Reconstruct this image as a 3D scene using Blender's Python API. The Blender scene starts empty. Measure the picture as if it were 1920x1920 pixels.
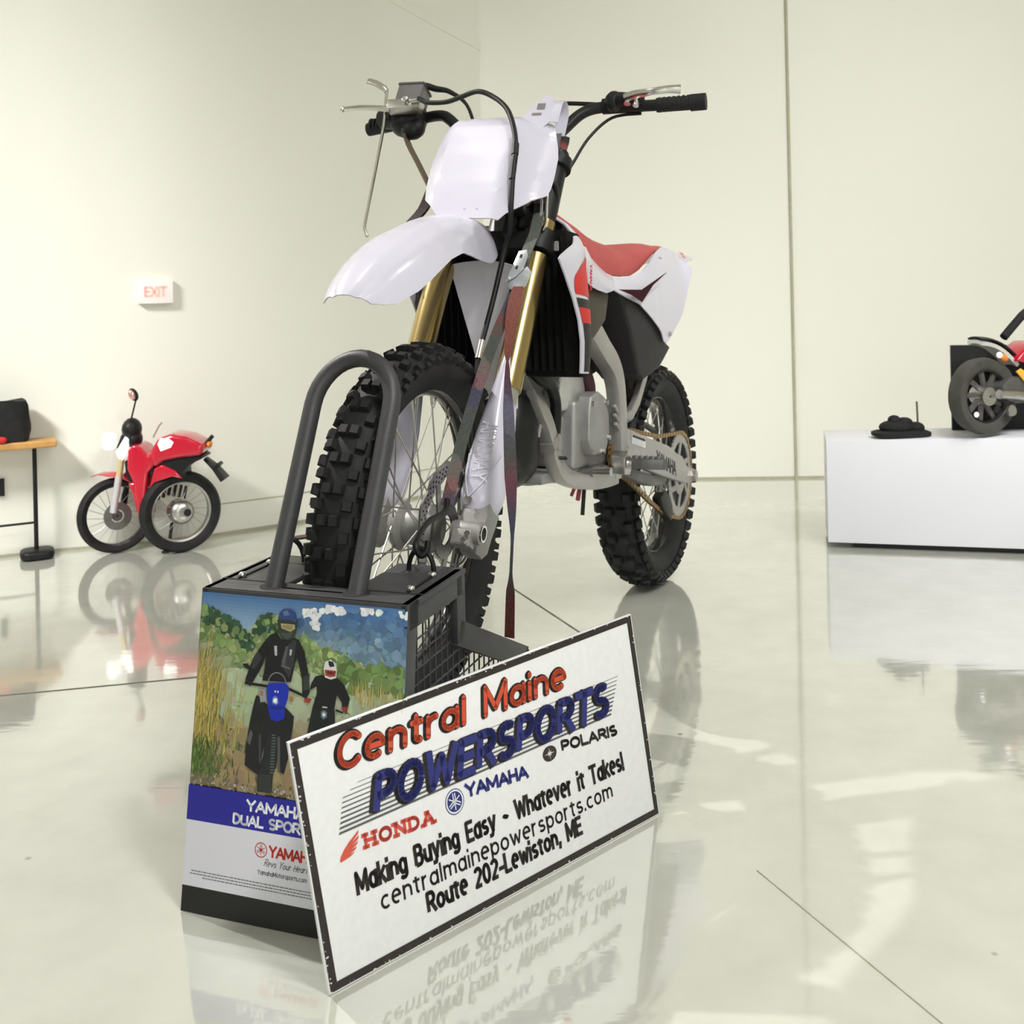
import bpy, bmesh, math, random
from mathutils import Vector as V, Matrix as M
random.seed(7)
PI = math.pi
sc = bpy.context.scene
COL = sc.collection
sin, cos, rad = math.sin, math.cos, math.radians

# ------------------------------------------------------------------ camera
CAM_H, ROLL = 0.924, 0.022
cd = bpy.data.cameras.new('camera')
cam = bpy.data.objects.new('camera', cd); COL.objects.link(cam)
cd.sensor_width = 36.0; cd.sensor_fit = 'HORIZONTAL'
cd.lens = 2054.0/1920.0*36.0
cd.shift_y = -(960-526)/1920.0
cd.clip_start = 0.05; cd.clip_end = 60
cr, sr = cos(ROLL), sin(ROLL)
cam.matrix_world = M(((cr, sr, 0, 0), (0, 0, -1, 0), (-sr, cr, 0, CAM_H), (0, 0, 0, 1)))
cd.dof.use_dof = True; cd.dof.focus_distance = 1.95; cd.dof.aperture_fstop = 9.0
sc.camera = cam

# ------------------------------------------------------------------ view, world, lights
vs = sc.view_settings
vs.view_transform = 'Standard'; vs.look = 'None'; vs.gamma = 1.0; vs.use_curve_mapping = False
vs.exposure = 0.0
sc.render.film_transparent = False
w = bpy.data.worlds.new('world'); sc.world = w; w.use_nodes = True
w.node_tree.nodes['Background'].inputs[0].default_value = (1, 0.985, 0.95, 1)
w.node_tree.nodes['Background'].inputs[1].default_value = 0.3

def area(name, loc, size, power, color=(1, 0.97, 0.92), target=None, spread=180):
    l = bpy.data.lights.new(name, 'AREA'); l.shape = 'RECTANGLE'
    l.size, l.size_y = size; l.energy = power; l.color = color; l.spread = rad(spread)
    o = bpy.data.objects.new(name, l); COL.objects.link(o); o.location = loc
    if target is not None:
        o.rotation_euler = (V(target)-V(loc)).to_track_quat('-Z', 'Y').to_euler()
    return o
for x, y, p in ((-2.0, 0.6, 4), (0.9, 0.3, 56), (-0.6, 2.3, 2), (1.5, 2.3, 7)):
    area('ceiling_lamp', (x, y, 3.0), (0.45, 0.45), p, (1, .985, .96), spread=140)
area('front_fill', (0.7, -2.5, 1.6), (2.2, 1.4), 42, (0.97, 0.98, 1.0), (-0.1, 2.0, 0.6))  # added fill behind the camera, brightens sign and poster; no window there
# unseen fill lights, added to brighten the walls, aimed low
area('wall_fill', (-2.9, 1.3, 2.9), (.9, .3), 25, (1, .985, .96), (-1.75, 3.85, 0.45), spread=72)
area('wall_fill', (1.9, 1.5, 2.95), (1.6, .3), 26, (1, .985, .96), (1.5, 4.95, 0.35), spread=95)
def spot(name, loc, target, power, size=rad(60), r=0.06, color=(1, 0.97, 0.92)):
    l = bpy.data.lights.new(name, 'SPOT'); l.energy = power; l.spot_size = size; l.spot_blend = 0.6
    l.shadow_soft_size = r; l.color = color
    o = bpy.data.objects.new(name, l); COL.objects.link(o); o.location = loc
    o.rotation_euler = (V(target)-V(loc)).to_track_quat('-Z', 'Y').to_euler()
    return o
spot('track_lamp', (-1.9, 2.95, 2.95), (0.50, 1.48, 0.0), 330, rad(30), 0.02)

# ------------------------------------------------------------------ materials
def mat(name, col, rough=0.5, metal=0.0, spec=0.5, coat=0.0, nz=0.0, nscale=30, bump=0.0, bscale=200, emit=None, es=0, vcol=False, coatr=0.03):
    m = bpy.data.materials.new(name); m.use_nodes = True
    nt = m.node_tree; b = nt.nodes['Principled BSDF']
    b.inputs['Base Color'].default_value = (*col, 1)
    b.inputs['Roughness'].default_value = rough
    b.inputs['Metallic'].default_value = metal
    b.inputs['Specular IOR Level'].default_value = spec
    b.inputs['Coat Weight'].default_value = coat
    b.inputs['Coat Roughness'].default_value = coatr
    tc = nt.nodes.new('ShaderNodeTexCoord')
    if vcol:
        a = nt.nodes.new('ShaderNodeAttribute'); a.attribute_name = 'Col'
        nt.links.new(a.outputs['Color'], b.inputs['Base Color'])
    elif nz > 0:
        n = nt.nodes.new('ShaderNodeTexNoise'); n.inputs['Scale'].default_value = nscale; n.inputs['Detail'].default_value = 4
        nt.links.new(tc.outputs['Object'], n.inputs['Vector'])
        r = nt.nodes.new('ShaderNodeValToRGB')
        r.color_ramp.elements[0].position = .3; r.color_ramp.elements[1].position = .7
        r.color_ramp.elements[0].color = (*[c*(1-nz) for c in col], 1)
        r.color_ramp.elements[1].color = (*[min(1, c*(1+nz)) for c in col], 1)
        nt.links.new(n.outputs['Fac'], r.inputs['Fac']); nt.links.new(r.outputs['Color'], b.inputs['Base Color'])
    if bump > 0:
        n2 = nt.nodes.new('ShaderNodeTexNoise'); n2.inputs['Scale'].default_value = bscale
        nt.links.new(tc.outputs['Object'], n2.inputs['Vector'])
        bp = nt.nodes.new('ShaderNodeBump'); bp.inputs['Strength'].default_value = bump; bp.inputs['Distance'].default_value = .002
        nt.links.new(n2.outputs['Fac'], bp.inputs['Height']); nt.links.new(bp.outputs['Normal'], b.inputs['Normal'])
    if emit:
        b.inputs['Emission Color'].default_value = (*emit, 1); b.inputs['Emission Strength'].default_value = es
    return m
WALL = mat('wall_paint', (0.82, 0.82, 0.735), 0.75, nz=.012, nscale=1.5, bump=.05, bscale=300)
CEIL = mat('ceiling_paint', (0.62, 0.60, 0.52), 0.8, nz=.02, nscale=2)
JOINT = mat('joint_sealant', (0.42, 0.41, 0.30), 0.7, nz=.1)
CUT = mat('saw_cut', (0.16, 0.15, 0.12), 0.7, nz=.2)
PLASTIC = mat('white_plastic', (0.59, 0.575, 0.68), 0.25, spec=.4, coat=.25, nz=.01, coatr=.08)
PLASTIC2 = mat('white_plastic_matte', (0.60, 0.59, 0.66), 0.4, nz=.02)
RED = mat('red_graphic', (0.60, 0.010, 0.012), 0.5, spec=.25, nz=.03)
BLKG = mat('black_graphic', (0.016, 0.012, 0.012), 0.5, spec=.2, nz=.1)
MAROON = mat('maroon_graphic', (0.035, 0.004, 0.009), 0.6, spec=.05, nz=.1)
SEATM = mat('seat_vinyl', (0.47, 0.075, 0.075), 0.6, nz=.06, nscale=60, bump=.25, bscale=900)
RUBBER = mat('tire_rubber', (0.014, 0.014, 0.0145), 0.62, spec=.28, nz=.35, nscale=25, bump=.15, bscale=300)
BLK = mat('black_plastic', (0.010, 0.010, 0.0105), 0.45, spec=.28, nz=.2, nscale=20, bump=.08, bscale=500)
GREYP = mat('dark_grey_plastic', (0.020, 0.019, 0.020), 0.6, spec=.3, nz=.12, nscale=30, bump=.1, bscale=600)
GUNM = mat('olive_tank_plastic', (0.055, 0.046, 0.032), 0.5, spec=.3, nz=.1)
ALU = mat('aluminium_frame', (0.46, 0.45, 0.43), 0.40, metal=.75, nz=.05, nscale=18, bump=.06, bscale=400)
ALUC = mat('cast_aluminium', (0.36, 0.355, 0.345), 0.5, metal=.6, nz=.08, nscale=25, bump=.15, bscale=350)
ALUD = mat('dark_alloy', (0.14, 0.135, 0.13), 0.45, metal=.6, nz=.15)
CHROME = mat('polished_steel', (0.82, 0.81, 0.79), 0.16, metal=1, nz=.04)
STEEL = mat('steel', (0.55, 0.54, 0.52), 0.32, metal=1, nz=.08)
GOLD = mat('gold_anodised', (0.50, 0.38, 0.17), 0.24, metal=1, nz=.04, nscale=10)
CHAINM = mat('gold_chain', (0.36, 0.25, 0.12), 0.4, metal=.9, nz=.2, nscale=120)
STANDM = mat('powder_coat_grey', (0.040, 0.040, 0.043), 0.48, nz=.08, nscale=40, bump=.12, bscale=700)
PRINT = mat('printed_vinyl', (1, 1, 1), 0.42, vcol=True)
SIGNM = mat('sign_print', (1, 1, 1), 0.5, vcol=True)
LABEL = mat('label_print', (1, 1, 1), 0.5, vcol=True)
WHITE = mat('plinth_white', (0.76, 0.77, 0.83), 0.45, nz=.01, nscale=3)
WOOD = mat('bamboo_top', (0.55, 0.30, 0.09), 0.4, nz=.18, nscale=25)
FABRIC = mat('black_fabric', (0.008, 0.008, 0.009), 0.85, nz=.4, nscale=60, bump=.5, bscale=60)
REDP = mat('red_paint', (0.52, 0.006, 0.03), 0.16, coat=.8, nz=.02)
WHT = mat('glowing_white', (0.9, 0.9, 0.9), 0.2, nz=.01, emit=(1, 1, 1), es=0.7)  # emission makes fork cover, graphic and reflector glow too, though no lamps
CREAMF = mat('cream_fork', (0.72, 0.58, 0.30), 0.35, metal=.3, nz=.03)
YEL = mat('yellow_panel', (0.8, 0.45, 0.06), 0.35, nz=.05)
AMBER = mat('amber_lens', (0.75, 0.22, 0.03), 0.25, nz=.05)
MIRR = mat('mirror_glass', (0.75, 0.45, 0.38), 0.15, metal=.6, nz=.05)
EXITR = mat('exit_red', (0.86, 0.58, 0.52), 0.5, nz=.03, emit=(1, .25, .15), es=.15)
EXITW = mat('exit_face', (0.86, 0.80, 0.77), 0.5, nz=.01, emit=(1, .9, .87), es=.12)

def strap_mat():
    m = mat('camo_webbing', (0.05, 0.06, 0.05), 0.8, bump=.5, bscale=900)
    nt = m.node_tree; b = nt.nodes['Principled BSDF']
    a = nt.nodes.new('ShaderNodeAttribute'); a.attribute_name = 'Col'
    tc = nt.nodes.new('ShaderNodeTexCoord')
    n = nt.nodes.new('ShaderNodeTexNoise'); n.inputs['Scale'].default_value = 260; n.inputs['Detail'].default_value = 2
    nt.links.new(tc.outputs['Object'], n.inputs['Vector'])
    mx = nt.nodes.new('ShaderNodeMix'); mx.data_type = 'RGBA'; mx.blend_type = 'MULTIPLY'; mx.inputs['Factor'].default_value = .75
    nt.links.new(a.outputs['Color'], mx.inputs['A']); nt.links.new(n.outputs['Fac'], mx.inputs['B'])
    nt.links.new(mx.outputs['Result'], b.inputs['Base Color'])
    return m
STRAP = strap_mat()

def floor_mat():
    m = bpy.data.materials.new('polished_concrete'); m.use_nodes = True
    nt = m.node_tree; b = nt.nodes['Principled BSDF']; L = nt.links
    tc = nt.nodes.new('ShaderNodeTexCoord')
    n = nt.nodes.new('ShaderNodeTexNoise'); n.inputs['Scale'].default_value = 1.6; n.inputs['Detail'].default_value = 6
    n2 = nt.nodes.new('ShaderNodeTexNoise'); n2.inputs['Scale'].default_value = 9; n2.inputs['Detail'].default_value = 8
    L.new(tc.outputs['Object'], n.inputs['Vector']); L.new(tc.outputs['Object'], n2.inputs['Vector'])
    r = nt.nodes.new('ShaderNodeValToRGB'); e = r.color_ramp.elements
    e[0].position = .3; e[0].color = (0.50, 0.51, 0.445, 1); e[1].position = .7; e[1].color = (0.66, 0.67, 0.60, 1)
    mx = nt.nodes.new('ShaderNodeMix'); mx.data_type = 'FLOAT'; mx.inputs['Factor'].default_value = .35
    L.new(n.outputs['Fac'], mx.inputs['A']); L.new(n2.outputs['Fac'], mx.inputs['B'])
    L.new(mx.outputs['Result'], r.inputs['Fac'])
    # small dark stains
    v = nt.nodes.new('ShaderNodeTexVoronoi'); v.inputs['Scale'].default_value = 4.2
    L.new(tc.outputs['Object'], v.inputs['Vector'])
    s = nt.nodes.new('ShaderNodeValToRGB'); s.color_ramp.elements[0].position = .012; s.color_ramp.elements[0].color = (.25, .23, .2, 1)
    s.color_ramp.elements[1].position = .03; s.color_ramp.elements[1].color = (1, 1, 1, 1)
    L.new(v.outputs['Distance'], s.inputs['Fac'])
    mm = nt.nodes.new('ShaderNodeMix'); mm.data_type = 'RGBA'; mm.blend_type = 'MULTIPLY'; mm.inputs['Factor'].default_value = .8
    L.new(r.outputs['Color'], mm.inputs['A']); L.new(s.outputs['Color'], mm.inputs['B'])
    L.new(mm.outputs['Result'], b.inputs['Base Color'])
    rr = nt.nodes.new('ShaderNodeMapRange'); rr.inputs['To Min'].default_value = .05; rr.inputs['To Max'].default_value = .15
    L.new(n2.outputs['Fac'], rr.inputs['Value']); L.new(rr.outputs['Result'], b.inputs['Roughness'])
    b.inputs['IOR'].default_value = 2.0
    b.inputs['Coat Weight'].default_value = 1.0; b.inputs['Coat Roughness'].default_value = .04; b.inputs['Coat IOR'].default_value = 2.2
    # scratches and trowel waves
    wv = nt.nodes.new('ShaderNodeTexNoise'); wv.inputs['Scale'].default_value = 26; wv.inputs['Detail'].default_value = 3
    mp = nt.nodes.new('ShaderNodeMapping'); mp.inputs['Scale'].default_value = (.35, 1.6, 1)
    L.new(tc.outputs['Object'], mp.inputs['Vector']); L.new(mp.outputs['Vector'], wv.inputs['Vector'])
    bp = nt.nodes.new('ShaderNodeBump'); bp.inputs['Strength'].default_value = .05; bp.inputs['Distance'].default_value = .004
    L.new(wv.outputs['Fac'], bp.inputs['Height']); L.new(bp.outputs['Normal'], b.inputs['Normal']); L.new(bp.outputs['Normal'], b.inputs['Coat Normal'])
    return m
FLOOR = floor_mat()

# ------------------------------------------------------------------ geometry collector
def catmull(pts, n):
    pts = [V(p) for p in pts]
    out = []
    for i in range(len(pts)-1):
        p0 = pts[max(0, i-1)]; p1 = pts[i]; p2 = pts[i+1]; p3 = pts[min(len(pts)-1, i+2)]
        for k in range(n):
            t = k/n
            out.append(.5*((2*p1)+(p2-p0)*t+(2*p0-5*p1+4*p2-p3)*t*t+(3*p1-p0-3*p2+p3)*t**3))
    out.append(pts[-1]); return out
def lerp(a, b, t): return a+(b-a)*t
def interp(tab, x):
    """tab: sorted list of (x, value-or-tuple)"""
    if x <= tab[0][0]: return tab[0][1]
    for (a, u), (b, v) in zip(tab, tab[1:]):
        if x <= b:
            t = (x-a)/(b-a)
            return tuple(lerp(p, q, t) for p, q in zip(u, v)) if isinstance(u, tuple) else lerp(u, v, t)
    return tab[-1][1]
def resample(pts, n):
    pts = [V(p) for p in pts]; d = [0]
    for a, b in zip(pts, pts[1:]): d.append(d[-1]+(b-a).length)
    tab = list(zip(d, [tuple(p) for p in pts]))
    return [V(interp(tab, d[-1]*i/(n-1))) for i in range(n)]

class G:
    def __init__(s): s.v = []; s.f = []; s.mi = []; s.cm = 0; s.c = []; s.cc = (1, 1, 1)
    def add(s, vs, fs):
        b = len(s.v); s.v += [V(x) for x in vs]
        for f in fs: s.f.append([i+b for i in f]); s.mi.append(s.cm); s.c.append(s.cc)
        return s
    def tube(s, pts, r, n=10, closed=False, cap=True, sm=0, ell=1.0):
        if sm: pts = catmull(pts, sm)
        pts = [V(p) for p in pts]; N = len(pts)
        rs = r if isinstance(r, (list, tuple)) else [r]*N
        if len(rs) != N: rs = [interp([(i/(len(rs)-1), q) for i, q in enumerate(rs)], k/(N-1)) for k in range(N)]
        T = []
        for i in range(N):
            a = pts[(i-1) % N] if (closed or i > 0) else pts[0]; b = pts[(i+1) % N] if (closed or i < N-1) else pts[-1]
            T.append((b-a).normalized())
        up = V((0, 0, 1)) if abs(T[0].z) < .9 else V((1, 0, 0))
        x = T[0].cross(up).normalized(); vs = []
        for i in range(N):
            if i: x = (x-T[i]*x.dot(T[i])).normalized()
            y = T[i].cross(x)
            for k in range(n):
                a = 2*PI*k/n; vs.append(pts[i]+x*(cos(a)*rs[i])+y*(sin(a)*rs[i]*ell))
        fs = []
        for i in range(N if closed else N-1):
            j = (i+1) % N
            for k in range(n): fs.append([i*n+k, i*n+(k+1) % n, j*n+(k+1) % n, j*n+k])
        if cap and not closed: fs += [list(range(n))[::-1], [(N-1)*n+k for k in range(n)]]
        return s.add(vs, fs)
    def strip(s, pts, w, t, side, closed=False):
        """rectangular section: side = width direction (one or per point); t along the remaining normal"""
        pts = [V(p) for p in pts]; N = len(pts); vs = []
        ws = w if isinstance(w, (list, tuple)) else [w]*N
        ts = t if isinstance(t, (list, tuple)) else [t]*N
        for i in range(N):
            a = pts[(i-1) % N] if (closed or i > 0) else pts[0]; b = pts[(i+1) % N] if (closed or i < N-1) else pts[-1]
            T = (b-a).normalized()
            sd = V(side[i] if isinstance(side, list) else side); sd = (sd-T*sd.dot(T)).normalized(); nn = T.cross(sd)
            for (p, q) in ((-1, -1), (1, -1), (1, 1), (-1, 1)): vs.append(pts[i]+sd*(p*ws[i]/2)+nn*(q*ts[i]/2))
        fs = []
        for i in range(N if closed else N-1):
            j = (i+1) % N
            for k in range(4): fs.append([i*4+k, i*4+(k+1) % 4, j*4+(k+1) % 4, j*4+k])
        if not closed: fs += [[0, 1, 2, 3], [(N-1)*4+k for k in (3, 2, 1, 0)]]
        return s.add(vs, fs)
    def box(s, c, d, R=None):
        vs = []
        for x in (-.5, .5):
            for y in (-.5, .5):
                for z in (-.5, .5):
                    p = V((x*d[0], y*d[1], z*d[2])); vs.append(V(c)+(R @ p if R else p))
        return s.add(vs, [[0, 1, 3, 2], [4, 6, 7, 5], [0, 4, 5, 1], [2, 3, 7, 6], [0, 2, 6, 4], [1, 5, 7, 3]])
    def prism(s, poly, a, b, mp):
        n = len(poly)
        return s.add([mp(p[0], p[1], a) for p in poly]+[mp(p[0], p[1], b) for p in poly],
                     [list(range(n))[::-1], list(range(n, 2*n))]+[[i, (i+1) % n, n+(i+1) % n, n+i] for i in range(n)])
    def poly(s, pts): return s.add(pts, [list(range(len(pts)))])
    def lathe(s, prof, n=48, c=(0, 0, 0), closed=True):
        """about the y axis through c; prof [(r, y)]"""
        c = V(c); vs = []; k = len(prof)
        for i in range(n):
            a = 2*PI*i/n
            for r, h in prof: vs.append(c+V((r*cos(a), h, r*sin(a))))
        fs = []
        for i in range(n):
            j = (i+1) % n
            for q in range(k if closed else k-1): fs.append([i*k+q, i*k+(q+1) % k, j*k+(q+1) % k, j*k+q])
        if not closed:
            fs += [[i*k for i in range(n)], [i*k+k-1 for i in range(n)][::-1]]
        return s.add(vs, fs)
    def cyl(s, a, b, r, n=16): return s.tube([a, b], r, n)
    def grid(s, rows, th=0.0, flip=1, caps=True):
        R = len(rows); C = len(rows[0]); P = [[V(p) for p in r] for r in rows]
        if th == 0:
            return s.add([p for r in P for p in r], [[i*C+j, i*C+j+1, (i+1)*C+j+1, (i+1)*C+j] for i in range(R-1) for j in range(C-1)])
        B = []
        for i in range(R):
            rb = []
            for j in range(C):
                du = P[i][min(j+1, C-1)]-P[i][max(j-1, 0)]; dv = P[min(i+1, R-1)][j]-P[max(i-1, 0)][j]
                nn = du.cross(dv); nn = nn.normalized() if nn.length > 1e-9 else V((0, 0, 1))
                rb.append(P[i][j]-nn*th*flip)
            B.append(rb)
        o = R*C; fs = []
        for i in range(R-1):
            for j in range(C-1):
                fs.append([i*C+j, i*C+j+1, (i+1)*C+j+1, (i+1)*C+j]); fs.append([o+i*C+j, o+(i+1)*C+j, o+(i+1)*C+j+1, o+i*C+j+1])
        for j in range(C-1):
            fs.append([j, o+j, o+j+1, j+1]); k = (R-1)*C; fs.append([k+j, k+j+1, o+k+j+1, o+k+j])
        for i in range(R-1):
            fs.append([i*C, (i+1)*C, o+(i+1)*C, o+i*C]); k = C-1; fs.append([i*C+k, o+i*C+k, o+(i+1)*C+k, (i+1)*C+k])
        return s.add([p for r in P for p in r]+[p for r in B for p in r], fs)
    def loft(s, rings, cap=True):
        n = len(rings[0]); fs = []
        for i in range(len(rings)-1):
            for k in range(n): fs.append([i*n+k, i*n+(k+1) % n, (i+1)*n+(k+1) % n, (i+1)*n+k])
        if cap: fs += [list(range(n))[::-1], [(len(rings)-1)*n+k for k in range(n)]]
        return s.add([p for r in rings for p in r], fs)
    def blob(s, c, r, nu=14, nv=9, R=None, e=1.0):
        c = V(c); rings = []
        for i in range(nv+1):
            th = PI*(i+.02)/(nv+.04); ring = []
            for k in range(nu):
                a = 2*PI*k/nu
                f = lambda q: math.copysign(abs(q)**e, q)
                p = V((r[0]*f(sin(th))*f(cos(a)), r[1]*f(sin(th))*f(sin(a)), r[2]*f(cos(th))))
                ring.append(c+(R @ p if R else p))
            rings.append(ring)
        return s.loft(rings)
    def disc(s, c, r, n=12, fn=None):
        pts = [(c[0]+r*cos(2*PI*k/n), c[1]+r*sin(2*PI*k/n)) for k in range(n)]
        return s.poly([fn(*p) for p in pts])
    def mirror(s):
        """copy of everything with y -> -y"""
        g = G(); g.v = [V((p.x, -p.y, p.z)) for p in s.v]; g.f = [f[::-1] for f in s.f]; g.mi = s.mi[:]; g.c = s.c[:]
        return g
    def join(s, g):
        b = len(s.v); s.v += g.v; s.f += [[i+b for i in f] for f in g.f]; s.mi += g.mi; s.c += g.c; return s

def build(name, g, mats, parent=None, fn=None, smooth=38, bevel=0, seg=2, vcol=False, label=None, recalc=True):
    me = bpy.data.meshes.new(name)
    me.from_pydata([fn(p) if fn else p for p in g.v], [], g.f)
    mats = mats if isinstance(mats, (list, tuple)) else [mats]
    for m in mats: me.materials.append(m)
    bm = bmesh.new(); bm.from_mesh(me); bm.faces.ensure_lookup_table()
    for i, f in enumerate(bm.faces): f.material_index = min(g.mi[i], len(mats)-1)
    if vcol:
        ly = bm.loops.layers.float_color.new('Col')
        for i, f in enumerate(bm.faces):
            for l in f.loops: l[ly] = (*g.c[i], 1)
    if recalc: bmesh.ops.recalc_face_normals(bm, faces=bm.faces)
    if bevel > 0:
        ed = [e for e in bm.edges if len(e.link_faces) == 2 and e.calc_face_angle(0) > rad(30)]
        bmesh.ops.bevel(bm, geom=ed, offset=bevel, segments=seg, affect='EDGES', clamp_overlap=True, profile=.6)
    for f in bm.faces: f.smooth = smooth > 0
    for e in bm.edges:
        if len(e.link_faces) == 2 and e.calc_face_angle(0) > rad(smooth): e.smooth = False
    bm.to_mesh(me); bm.free()
    o = bpy.data.objects.new(name, me); COL.objects.link(o)
    if parent is not None: o.parent = parent
    if label: o['label'] = label
    return o
def tag(o, label, cat, group=None, kind=None):
    if label: o['label'] = label
    if cat: o['category'] = cat
    if group: o['group'] = group
    if kind: o['kind'] = kind
    return o
def empty(name, loc, label, cat, mw=None):
    o = bpy.data.objects.new(name, None); COL.objects.link(o); o.empty_display_size = .1
    if mw is not None: o.matrix_world = mw
    else: o.location = loc
    return tag(o, label, cat)
def struct(name, g, m, **k):
    o = build(name, g, m, **k); o['kind'] = 'structure'; return o

# ------------------------------------------------------------------ stroke lettering
def arc(cx, cy, rx, ry, a0, a1, n=12):
    return [(cx+rx*cos(rad(lerp(a0, a1, i/n))), cy+ry*sin(rad(lerp(a0, a1, i/n)))) for i in range(n+1)]
X = .70
GL = {
 'A': (.70, [[(0, 0), (.35, 1), (.7, 0)], [(.13, .32), (.57, .32)]]),
 'B': (.56, [[(0, 0), (0, 1), (.32, 1)]+arc(.32, .77, .2, .23, 90, -90, 8)+[(0, .54)], [(.32, .54)]+arc(.34, .27, .22, .27, 90, -90, 8)+[(0, 0)]]),
 'C': (.62, [arc(.35, .5, .35, .5, 45, 315, 18)]),
 'D': (.60, [[(0, 0), (0, 1), (.22, 1)]+arc(.22, .5, .38, .5, 90, -90, 12)+[(0, 0)]]),
 'E': (.48, [[(.48, 1), (0, 1), (0, 0), (.48, 0)], [(0, .52), (.42, .52)]]),
 'H': (.58, [[(0, 0), (0, 1)], [(.58, 0), (.58, 1)], [(0, .52), (.58, .52)]]),
 'I': (.0, [[(0, 0), (0, 1)]]),
 'L': (.46, [[(0, 1), (0, 0), (.46, 0)]]),
 'M': (.78, [[(0, 0), (0, 1), (.39, .15), (.78, 1), (.78, 0)]]),
 'N': (.60, [[(0, 0), (0, 1), (.6, 0), (.6, 1)]]),
 'O': (.72, [arc(.36, .5, .36, .5, 0, 360, 24)]),
 'P': (.54, [[(0, 0), (0, 1), (.28, 1)]+arc(.28, .72, .26, .28, 90, -90, 10)+[(0, .44)]]),
 'R': (.58, [[(0, 0), (0, 1), (.3, 1)]+arc(.3, .73, .25, .27, 90, -90, 10)+[(0, .46)], [(.28, .46), (.58, 0)]]),
 'S': (.54, [arc(.28, .75, .26, .25, 40, 270, 12)+arc(.28, .25, .27, .25, 90, -145, 12)]),
 'T': (.60, [[(0, 1), (.6, 1)], [(.3, 1), (.3, 0)]]),
 'U': (.58, [[(0, 1), (0, .3)]+arc(.29, .3, .29, .3, 180, 360, 10)+[(.58, 1)]]),
 'W': (.96, [[(0, 1), (.22, 0), (.48, .85), (.74, 0), (.96, 1)]]),
 'X': (.62, [[(0, 0), (.62, 1)], [(0, 1), (.62, 0)]]),
 'Y': (.64, [[(0, 1), (.32, .48), (.64, 1)], [(.32, .48), (.32, 0)]]),
 'Z': (.55, [[(0, 1), (.55, 1), (0, 0), (.55, 0)]]),
 'a': (.50, [arc(.25, .33, .25, .34, 0, 360, 16), [(.5, 0), (.5, X)]]),
 'c': (.46, [arc(.27, .34, .27, .34, 50, 310, 14)]),
 'e': (.52, [[(.02, .40), (.52, .40)]+arc(.26, .37, .26, .37, 5, 300, 14)]),
 'g': (.50, [arc(.25, .34, .25, .34, 0, 360, 16), [(.5, X), (.5, -.08)]+arc(.25, -.08, .25, .2, 0, -150, 8)]),
 'h': (.48, [[(0, 0), (0, 1)], [(0, .42)]+arc(.24, .42, .24, .26, 180, 0, 8)+[(.48, 0)]]),
 'i': (.0, [[(0, 0), (0, X-.06)], [(0, .985), (0, 1.02)]]),
 'k': (.46, [[(0, 0), (0, 1)], [(.44, X), (0, .28)], [(.14, .4), (.46, 0)]]),
 'l': (.0, [[(0, 0), (0, 1)]]),
 'm': (.80, [[(0, 0), (0, X)], [(0, .46)]+arc(.2, .46, .2, .22, 180, 0, 8)+[(.4, 0)], [(.4, .46)]+arc(.6, .46, .2, .22, 180, 0, 8)+[(.8, 0)]]),
 'n': (.48, [[(0, 0), (0, X)], [(0, .42)]+arc(.24, .42, .24, .26, 180, 0, 8)+[(.48, 0)]]),
 'o': (.54, [arc(.27, .34, .27, .34, 0, 360, 18)]),
 'p': (.52, [[(0, -.28), (0, X)], arc(.26, .34, .26, .34, 0, 360, 16)]),
 'r': (.30, [[(0, 0), (0, X)], [(0, .4)]+arc(.24, .4, .24, .28, 180, 80, 6)]),
 's': (.42, [arc(.21, .51, .19, .17, 30, 270, 9)+arc(.21, .17, .21, .17, 90, -150, 9)]),
 't': (.32, [[(.14, .92), (.14, .12)]+arc(.26, .12, .12, .12, 180, 280, 4), [(0, X), (.32, X)]]),
 'u': (.48, [[(0, X), (0, .26)]+arc(.24, .26, .24, .26, 180, 360, 8)+[(.48, X)], [(.48, X), (.48, 0)]]),
 'v': (.50, [[(0, X), (.25, 0), (.5, X)]]),
 'w': (.76, [[(0, X), (.19, 0), (.38, .6), (.57, 0), (.76, X)]]),
 'y': (.50, [[(0, X), (.25, .02)], [(.5, X), (.25, .02), (.14, -.26), (.0, -.26)]]),
 '0': (.54, [arc(.27, .5, .27, .5, 0, 360, 20)]),
 '1': (.2, [[(0, .8), (.2, 1), (.2, 0)]]),
 '2': (.52, [arc(.26, .74, .26, .26, 160, -20, 10)+[(0, 0), (.52, 0)]]),
 '5': (.52, [[(.48, 1), (.06, 1), (.03, .56)]+arc(.25, .32, .27, .32, 115, -145, 10)]),
 '8': (.52, [arc(.26, .75, .22, .25, 0, 360, 14), arc(.26, .25, .26, .25, 0, 360, 14)]),
 '~': (.44, [[(0, .36), (.1, .46), (.2, .42), (.28, .37), (.36, .36), (.44, .47)]]),
 '.': (.0, [[(0, 0), (0, .04)]]), ',': (.04, [[(.04, .04), (0, -.16)]]), '-': (.26, [[(0, .36), (.26, .36)]]),
 '!': (.0, [[(0, .3), (0, 1)], [(0, 0), (0, .05)]]),
}
SER = .13
def _ser(x, y): return [(x-SER, y), (x+SER, y)]
GLS = dict(GL)      # slab letters
GLS['H'] = (.62, GL['H'][1][:0]+[[(0, 0), (0, 1)], [(.62, 0), (.62, 1)], [(0, .5), (.62, .5)], _ser(0, 0), _ser(0, 1), _ser(.62, 0), _ser(.62, 1)])
GLS['N'] = (.62, [[(0, 0), (0, 1), (.62, 0), (.62, 1)], _ser(0, 0), _ser(-.04, 1), _ser(.62, 1)])
GLS['D'] = (.60, GL['D'][1]+[[(-SER, 0), (0, 0)], [(-SER, 1), (0, 1)]])
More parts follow.
